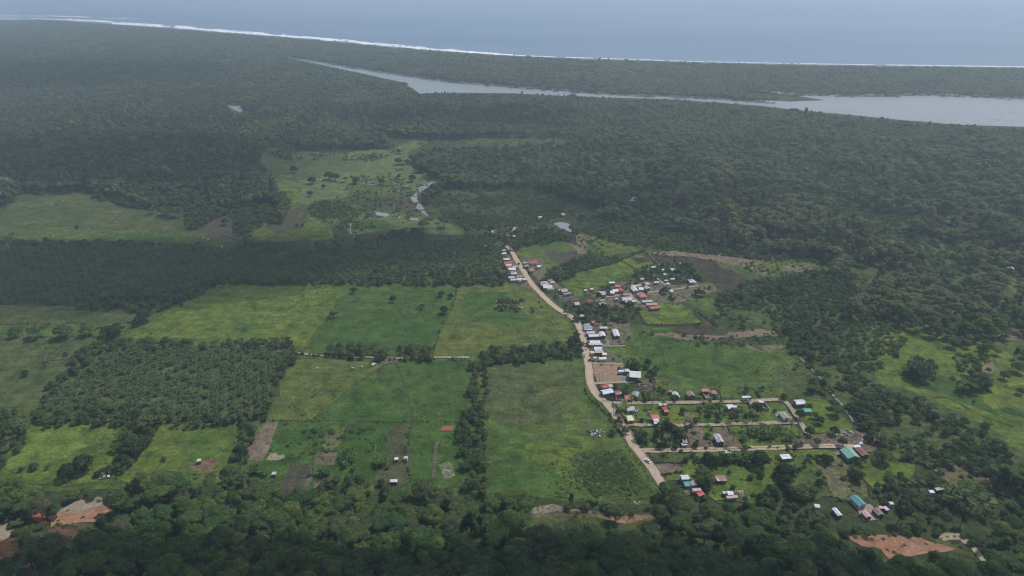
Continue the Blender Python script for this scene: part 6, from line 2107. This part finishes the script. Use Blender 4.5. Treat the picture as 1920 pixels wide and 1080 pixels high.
slope.sort()
VAR = ('beside the left red terraces', 'below the white pickup and dark plots', 'below the white farm shelter', 'by the central gravel strip', 'below the road-foot houses', 'round the right red clearing')
cnt = 0
rest = []
for (_, X, Y, hz, sc, q) in slope:
    a = proj(X, Y, hz + 8)
    i = int(q * 6)
    i = (0, 1, 2, 3, 4, 5)[i]
    vis = -30 < a[0] < 1950 and a[1] < 1110
    if vis and cnt < 285:
        z_ = 0 if a[0] < 250 else 1 if a[0] < 600 else 2 if a[0] < 900 else 3 if a[0] < 1250 else 4 if a[0] < 1550 else 5
        dz = 'at the upper fringe' if a[1] < 975 else 'halfway down' if a[1] < 1030 else 'at the bottom edge'
        k = KINDS[i]
        place('forest_tree', '%s forest tree %s, %s' % (k[5], dz, VAR[z_]), 'tree', '%s forest trees %s, %s' % (k[5], dz, VAR[z_]),
              (('trunk', k[2]), ('crown', k[1])), (X, Y, hz), q * 60, sc * .92, sc * .80)
        cnt += 1
    else:
        rest.append((X, Y, hz, sc * .92, q * 60, i, sc * .80))
scatter('forest_at_the_slope', rest, C_near)
bpy.data.objects['forest_at_the_slope'].name = 'slope_forest'
scatter('near_forest', near_c, C_near)
scatter('bushes', low_pts, C_field)
scatter('forest', far_pts, C_far)

# rows, groves (code 2, 5), scrub (3), weeds on open land (1)
y = 272.0
row = 0
tuft_pts = []
while y < 1500:
    s = 4.6 * max(1.0, y / 900.0)
    half = (y * CT + 275 * ST) * .77 + 10
    x = -half + (row % 2) * s * .5
    while x < half:
        X = x + rr.uniform(-.45, .45) * s
        Y = y + rr.uniform(-.45, .45) * s
        x += s
        if Y < 300 and hill(X, Y) > 12:
            continue
        hz = hill(X, Y)
        a = proj(X, Y, hz + 3)
        if not (-40 < a[0] < 1960):
            continue
        c = cov(a[0], a[1])
        q = rr.random()
        if c == 2 and a[0] > 1340 and noise.noise(Vector((X * .022, Y * .022, 6.6))) < -.27:
            sc = rr.uniform(.6, 1.8)
            shrub_pts.append((X, Y, hz, sc, rr.uniform(0, 6.28), rr.randrange(4), sc * .85))
        elif c == 2:
            if q < .72:
                sc = rr.uniform(.5, .95)
                t = proj(X, Y, hz + 7 * sc)
                if cov(t[0], t[1]) in (2, 5, 0, 4) or q < .06:
                    if not near_house(X, Y, 1) and not hides_house(X, Y, hz, 7 * sc, 4 * sc):
                        mid_pts.append((X, Y, hz, sc, rr.uniform(0, 6.28), rr.randrange(4), sc * rr.uniform(.85, 1.15)))
        elif c == 5:
            if q < .6 and not near_house(X, Y, -1.0) and (q < .16 or not hides_house(X, Y, hz, 4, 1.2)):
                sc = rr.uniform(.35, .85)
                if rr.random() < .12:
                    coco_pts.append((X, Y, hz, rr.uniform(.6, .9), rr.uniform(0, 6.28), rr.randrange(2), .75))
                else:
                    mid_pts.append((X, Y, hz, sc, rr.uniform(0, 6.28), rr.randrange(4), sc))
        elif c == 7:
            if q < .085 and not near_house(X, Y, -.5) and not hides_house(X, Y, hz, 3, 1.5):
                sc = rr.uniform(.25, .6)
                mid_pts.append((X, Y, hz, sc, rr.uniform(0, 6.28), rr.randrange(4), sc))
            elif q > .75:
                sc = rr.uniform(.3, .9)
                shrub_pts.append((X, Y, hz + .1, sc, rr.uniform(0, 6.28), rr.randrange(4), sc * .8))
        elif c == 3:
            nn = noise.noise(Vector((X * .02, Y * .02, 5)))
            if nn > -.22 or q < .15:
                sc = rr.uniform(.7, 2.1)
                shrub_pts.append((X, Y, hz, sc, rr.uniform(0, 6.28), rr.randrange(4), sc * .9))
                if nn > .12 and q < .18:
                    mid_pts.append((X, Y, hz, .55, rr.uniform(0, 6.28), rr.randrange(4), .5))
        elif c == 6:
            nn = noise.noise(Vector((X * .03, Y * .03, 7))) + .6 * noise.noise(Vector((X * .1, Y * .1, 3)))
            if nn > -.02 and q < .7 and not near_house(X, Y, 0):
                sc = rr.uniform(.4, 1.7)
                shrub_pts.append((X, Y, hz + .05, sc, rr.uniform(0, 6.28), rr.randrange(4), sc * .8))
            elif q > .6:
                sc = rr.uniform(.5, 1.4)
                tuft_pts.append((X, Y, hz + .2, sc, rr.uniform(0, 6.28), rr.randrange(3), sc * .7))
        elif c == 1:
            nn = noise.noise(Vector((X * .018, Y * .018, 9))) + .5 * noise.noise(Vector((X * .07, Y * .07, 3)))
            if nn > .30 and q < .30 and not near_house(X, Y, 0):
                sc = rr.uniform(.25, .75)
                shrub_pts.append((X, Y, hz + .1, sc, rr.uniform(0, 6.28), rr.randrange(4), sc * .8))
            elif q > .6 and nn > -.1:
                sc = rr.uniform(.4, 1.1)
                tuft_pts.append((X, Y, hz + .2, sc, rr.uniform(0, 6.28), rr.randrange(3), sc * .6))
    y += s * .9
    row += 1
shrub_pts += low_shrub
# tall weeds near the road foot
for i in range(3600):
    px, py = rr.gauss(1145, 48), rr.gauss(890, 24)
    if cov(px, py) != 1 or px > 1165 + (py - 842) * .75 or py < 835:
        continue
    if noise.noise(Vector((px * .12, py * .22, 1))) + .5 * noise.noise(Vector((px * .4, py * .7, 4))) < -.15 + abs(px - 1145) * .002:
        continue
    p = at(px, py)
    sc = rr.uniform(.2, .6) if rr.random() < .9 else rr.uniform(.6, 1.1)
    (shrub_pts if rr.random() < .3 else tuft_pts).append((p.x, p.y, .3, sc, rr.uniform(0, 6.28), rr.randrange(3), sc * .7))
# verges, garden hedges and overgrown fence lines
for s, stp, smn, smx, th in (("1096,728 1103,744 1120,760 1138,779 1154,800 1163,812", 1.8, .4, .9, .6), ("1174,838 1189,858 1206,880 1222,905", 2.2, .3, .6, .5),
                             ("1134,742 1139,750 1154,751", .9, .6, .9, .2), ("1206,736 1210,751 1219,751 1214,737", 1.2, .6, 1.0, .4), ("1346,735 1352,748", 1.2, .5, .9, .4),
                             ("1416,734 1426,747", 1.0, .7, 1.1, .3), ("1190,805 1200,822 1212,842", 1.6, .5, 1.0, .8), ("860,532 850,572 828,615 810,668", 3.2, .3, .8, 1.0),
                             ("575,788 640,735 715,681", 3.5, .2, .5, .8), ("505,790 640,792 775,791 870,793", 2.6, .25, .6, .7), ("905,682 1000,677 1095,671", 2.2, .5, 1.1, 1.0),
                             ("722,830 735,795", 2.5, .3, .7, .8), ("770,800 760,860 768,900", 2.5, .3, .8, 1.0), ("860,800 852,860 850,912", 2.2, .4, .9, 1.0),
                             ("1278,885 1240,893", 1.2, .5, .9, .5), ("1225,870 1284,869", 1.4, .4, .9, .5), ("1285,803 1292,842", 2.4, .3, .7, .6), ("1040,522 1110,503 1160,489 1208,470", 2.0, .6, 1.3, 1.2),
                             ("560,664 640,673 720,676 800,675 880,676", 2.4, .5, 1.1, 1.0), ("0,609 120,609 250,606", 3, .4, .9, 1.0), ("0,632 100,633 190,631", 3, .4, .9, 1.0),
                             ("1302,584 1330,600 1345,612", 1.5, .5, 1.0, 1.0), ("1262,488 1300,515 1330,545", 1.6, .6, 1.3, 1.0), ("1196,586 1212,609 1316,607", 2.0, .3, .6, .6), ("1545,716 1575,755 1610,800", 2.0, .6, 1.5, 1.8)):
    w_ = [at(*q) for q in P(s)]
    for i in range(len(w_) - 1):
        L = (w_[i + 1] - w_[i]).length
        for j in range(int(L / stp)):
            p = w_[i].lerp(w_[i + 1], (j + rr.random()) / max(1, int(L / stp)))
            if noise.noise(Vector((p.x * .05, p.y * .05, 2))) < -.25:
                continue
            sc = rr.uniform(smn, smx)
            shrub_pts.append((p.x + rr.gauss(0, th * .6), p.y + rr.gauss(0, th * .6), .25, sc, rr.uniform(0, 6.28), rr.randrange(4), sc))
# thin growth on the cleared benches
for poly in BENCH:
    x0_, x1_, y0_, y1_ = poly[:, 0].min(), poly[:, 0].max(), poly[:, 1].min(), poly[:, 1].max()
    for i in range(int((x1_ - x0_) * (y1_ - y0_) / 70)):
        px, py = rr.uniform(x0_, x1_), rr.uniform(y0_, y1_)
        if inside(poly, px, py) and noise.noise(Vector((px * .05, py * .08, 3))) > .02:
            p = ath(px, py)
            sc = rr.uniform(.25, .9)
            shrub_pts.append((p.x, p.y, p.z, sc, rr.uniform(0, 6.28), rr.randrange(4), sc * .7))
scatter('hedge_growth', mid_pts, C_field)
scatter('scrub', shrub_pts, C_shrub)
scatter('grass_tussocks', tuft_pts, C_tuft)
scatter('grove_palms', coco_pts, C_coco)
print('COUNTS lone', n_lone, 'oil', len(oil), 'far', len(far_pts), 'near', len(near_c), 'slope', len(slope), 'things', cnt, 'mid', len(mid_pts), 'shrub', len(shrub_pts), 'tuft', len(tuft_pts))

# ================================================================== CLOUDS above the haze: they throw the broad shade
m = bpy.data.materials.new('cloud')
m.use_nodes = True
nt = m.node_tree
for n_ in list(nt.nodes):
    if n_.type != 'OUTPUT_MATERIAL':
        nt.nodes.remove(n_)
df = nd(nt, 'ShaderNodeBsdfDiffuse')
df.inputs['Color'].default_value = (.9, .9, .92, 1)
tl = nd(nt, 'ShaderNodeBsdfTranslucent')
tl.inputs['Color'].default_value = (.9, .9, .92, 1)
tp = nd(nt, 'ShaderNodeBsdfTransparent')
m1 = nd(nt, 'ShaderNodeMixShader')
m1.inputs[0].default_value = .5
nt.links.new(df.outputs[0], m1.inputs[1])
nt.links.new(tl.outputs[0], m1.inputs[2])
m2 = nd(nt, 'ShaderNodeMixShader')
m2.inputs[0].default_value = .24
nt.links.new(tp.outputs[0], m2.inputs[1])
nt.links.new(m1.outputs[0], m2.inputs[2])
nt.links.new(m2.outputs[0], nt.nodes['Material Output'].inputs['Surface'])
M_cloud = m


M_cloud_thick = M_cloud.copy()
M_cloud_thick.name = 'thick_cloud'
[n_ for n_ in M_cloud_thick.node_tree.nodes if n_.type == 'MIX_SHADER' and n_.inputs[0].default_value < .4][0].inputs[0].default_value = .5


def cloud(label, spots, z, seed, mat=None):
    """spots: (ground x, ground y, rx, ry) of the shade thrown; the cloud hangs along the sun's direction"""
    r_ = random.Random(seed)
    bm = bmesh.new()
    off = SUN_DIR * (z / SUN_DIR.z)
    for (gx_, gy_, rx, ry) in spots:
        for j in range(3):
            r = bmesh.ops.create_icosphere(bm, subdivisions=3, radius=1)
            kx, ky = r_.uniform(.75, 1.0), r_.uniform(.75, 1.0)
            dx, dy = r_.uniform(-.2, .2) * rx, r_.uniform(-.2, .2) * ry
            ph = r_.uniform(0, 100)
            for v in r['verts']:
                q = v.co.copy()
                w = 1 + .30 * noise.noise(q * 1.6 + Vector((ph, 0, 0))) + .14 * noise.noise(q * 4 + Vector((0, ph, 0)))
                zz = q.z * w * (90 if q.z > 0 else 25)
                v.co = Vector((gx_ + off.x + dx + q.x * w * rx * kx, gy_ + off.y + dy + q.y * w * ry * ky, z + zz + j * 14))
    o = bm_obj('cloud', bm, mat or M_cloud, smooth=True)
    tag(o, label, 'cloud')
    return o


cloud('broad cloud overhead shading the near slope', [(-230, 175, 220, 85), (0, 165, 240, 88), (230, 140, 190, 80), (-60, 90, 300, 120)], 700, 1, M_cloud_thick)
cloud('patchy cloud overhead shading the left plain', [(-360, 640, 220, 100), (-170, 700, 150, 60)], 820, 2)
cloud('long cloud overhead shading the far left forest', [(-650, 1050, 380, 170), (-120, 1380, 260, 100), (-1500, 2000, 700, 300)], 1000, 3)
cloud('small cloud overhead shading the forest beyond the road', [(210, 850, 150, 50)], 860, 4)

# ================================================================== HAZE
m = bpy.data.materials.new('haze')
m.use_nodes = True
nt = m.node_tree
for n_ in list(nt.nodes):
    if n_.type != 'OUTPUT_MATERIAL':
        nt.nodes.remove(n_)
pv = nd(nt, 'ShaderNodeVolumePrincipled')
pv.inputs['Color'].default_value = (.72, .86, 1.0, 1)
pv.inputs['Density'].default_value = HAZE
pv.inputs['Anisotropy'].default_value = 0.1
nt.links.new(pv.outputs[0], nt.nodes['Material Output'].inputs['Volume'])
M_haze = m
o = mesh_obj('haze', [(x, y_, z) for z in (-2, 300) for y_ in (-3200, 15200) for x in (-14200, 14200)],
             [(0, 2, 3, 1), (4, 5, 7, 6), (0, 1, 5, 4), (2, 6, 7, 3), (0, 4, 6, 2), (1, 3, 7, 5)], M_haze)
o['kind'] = 'stuff'
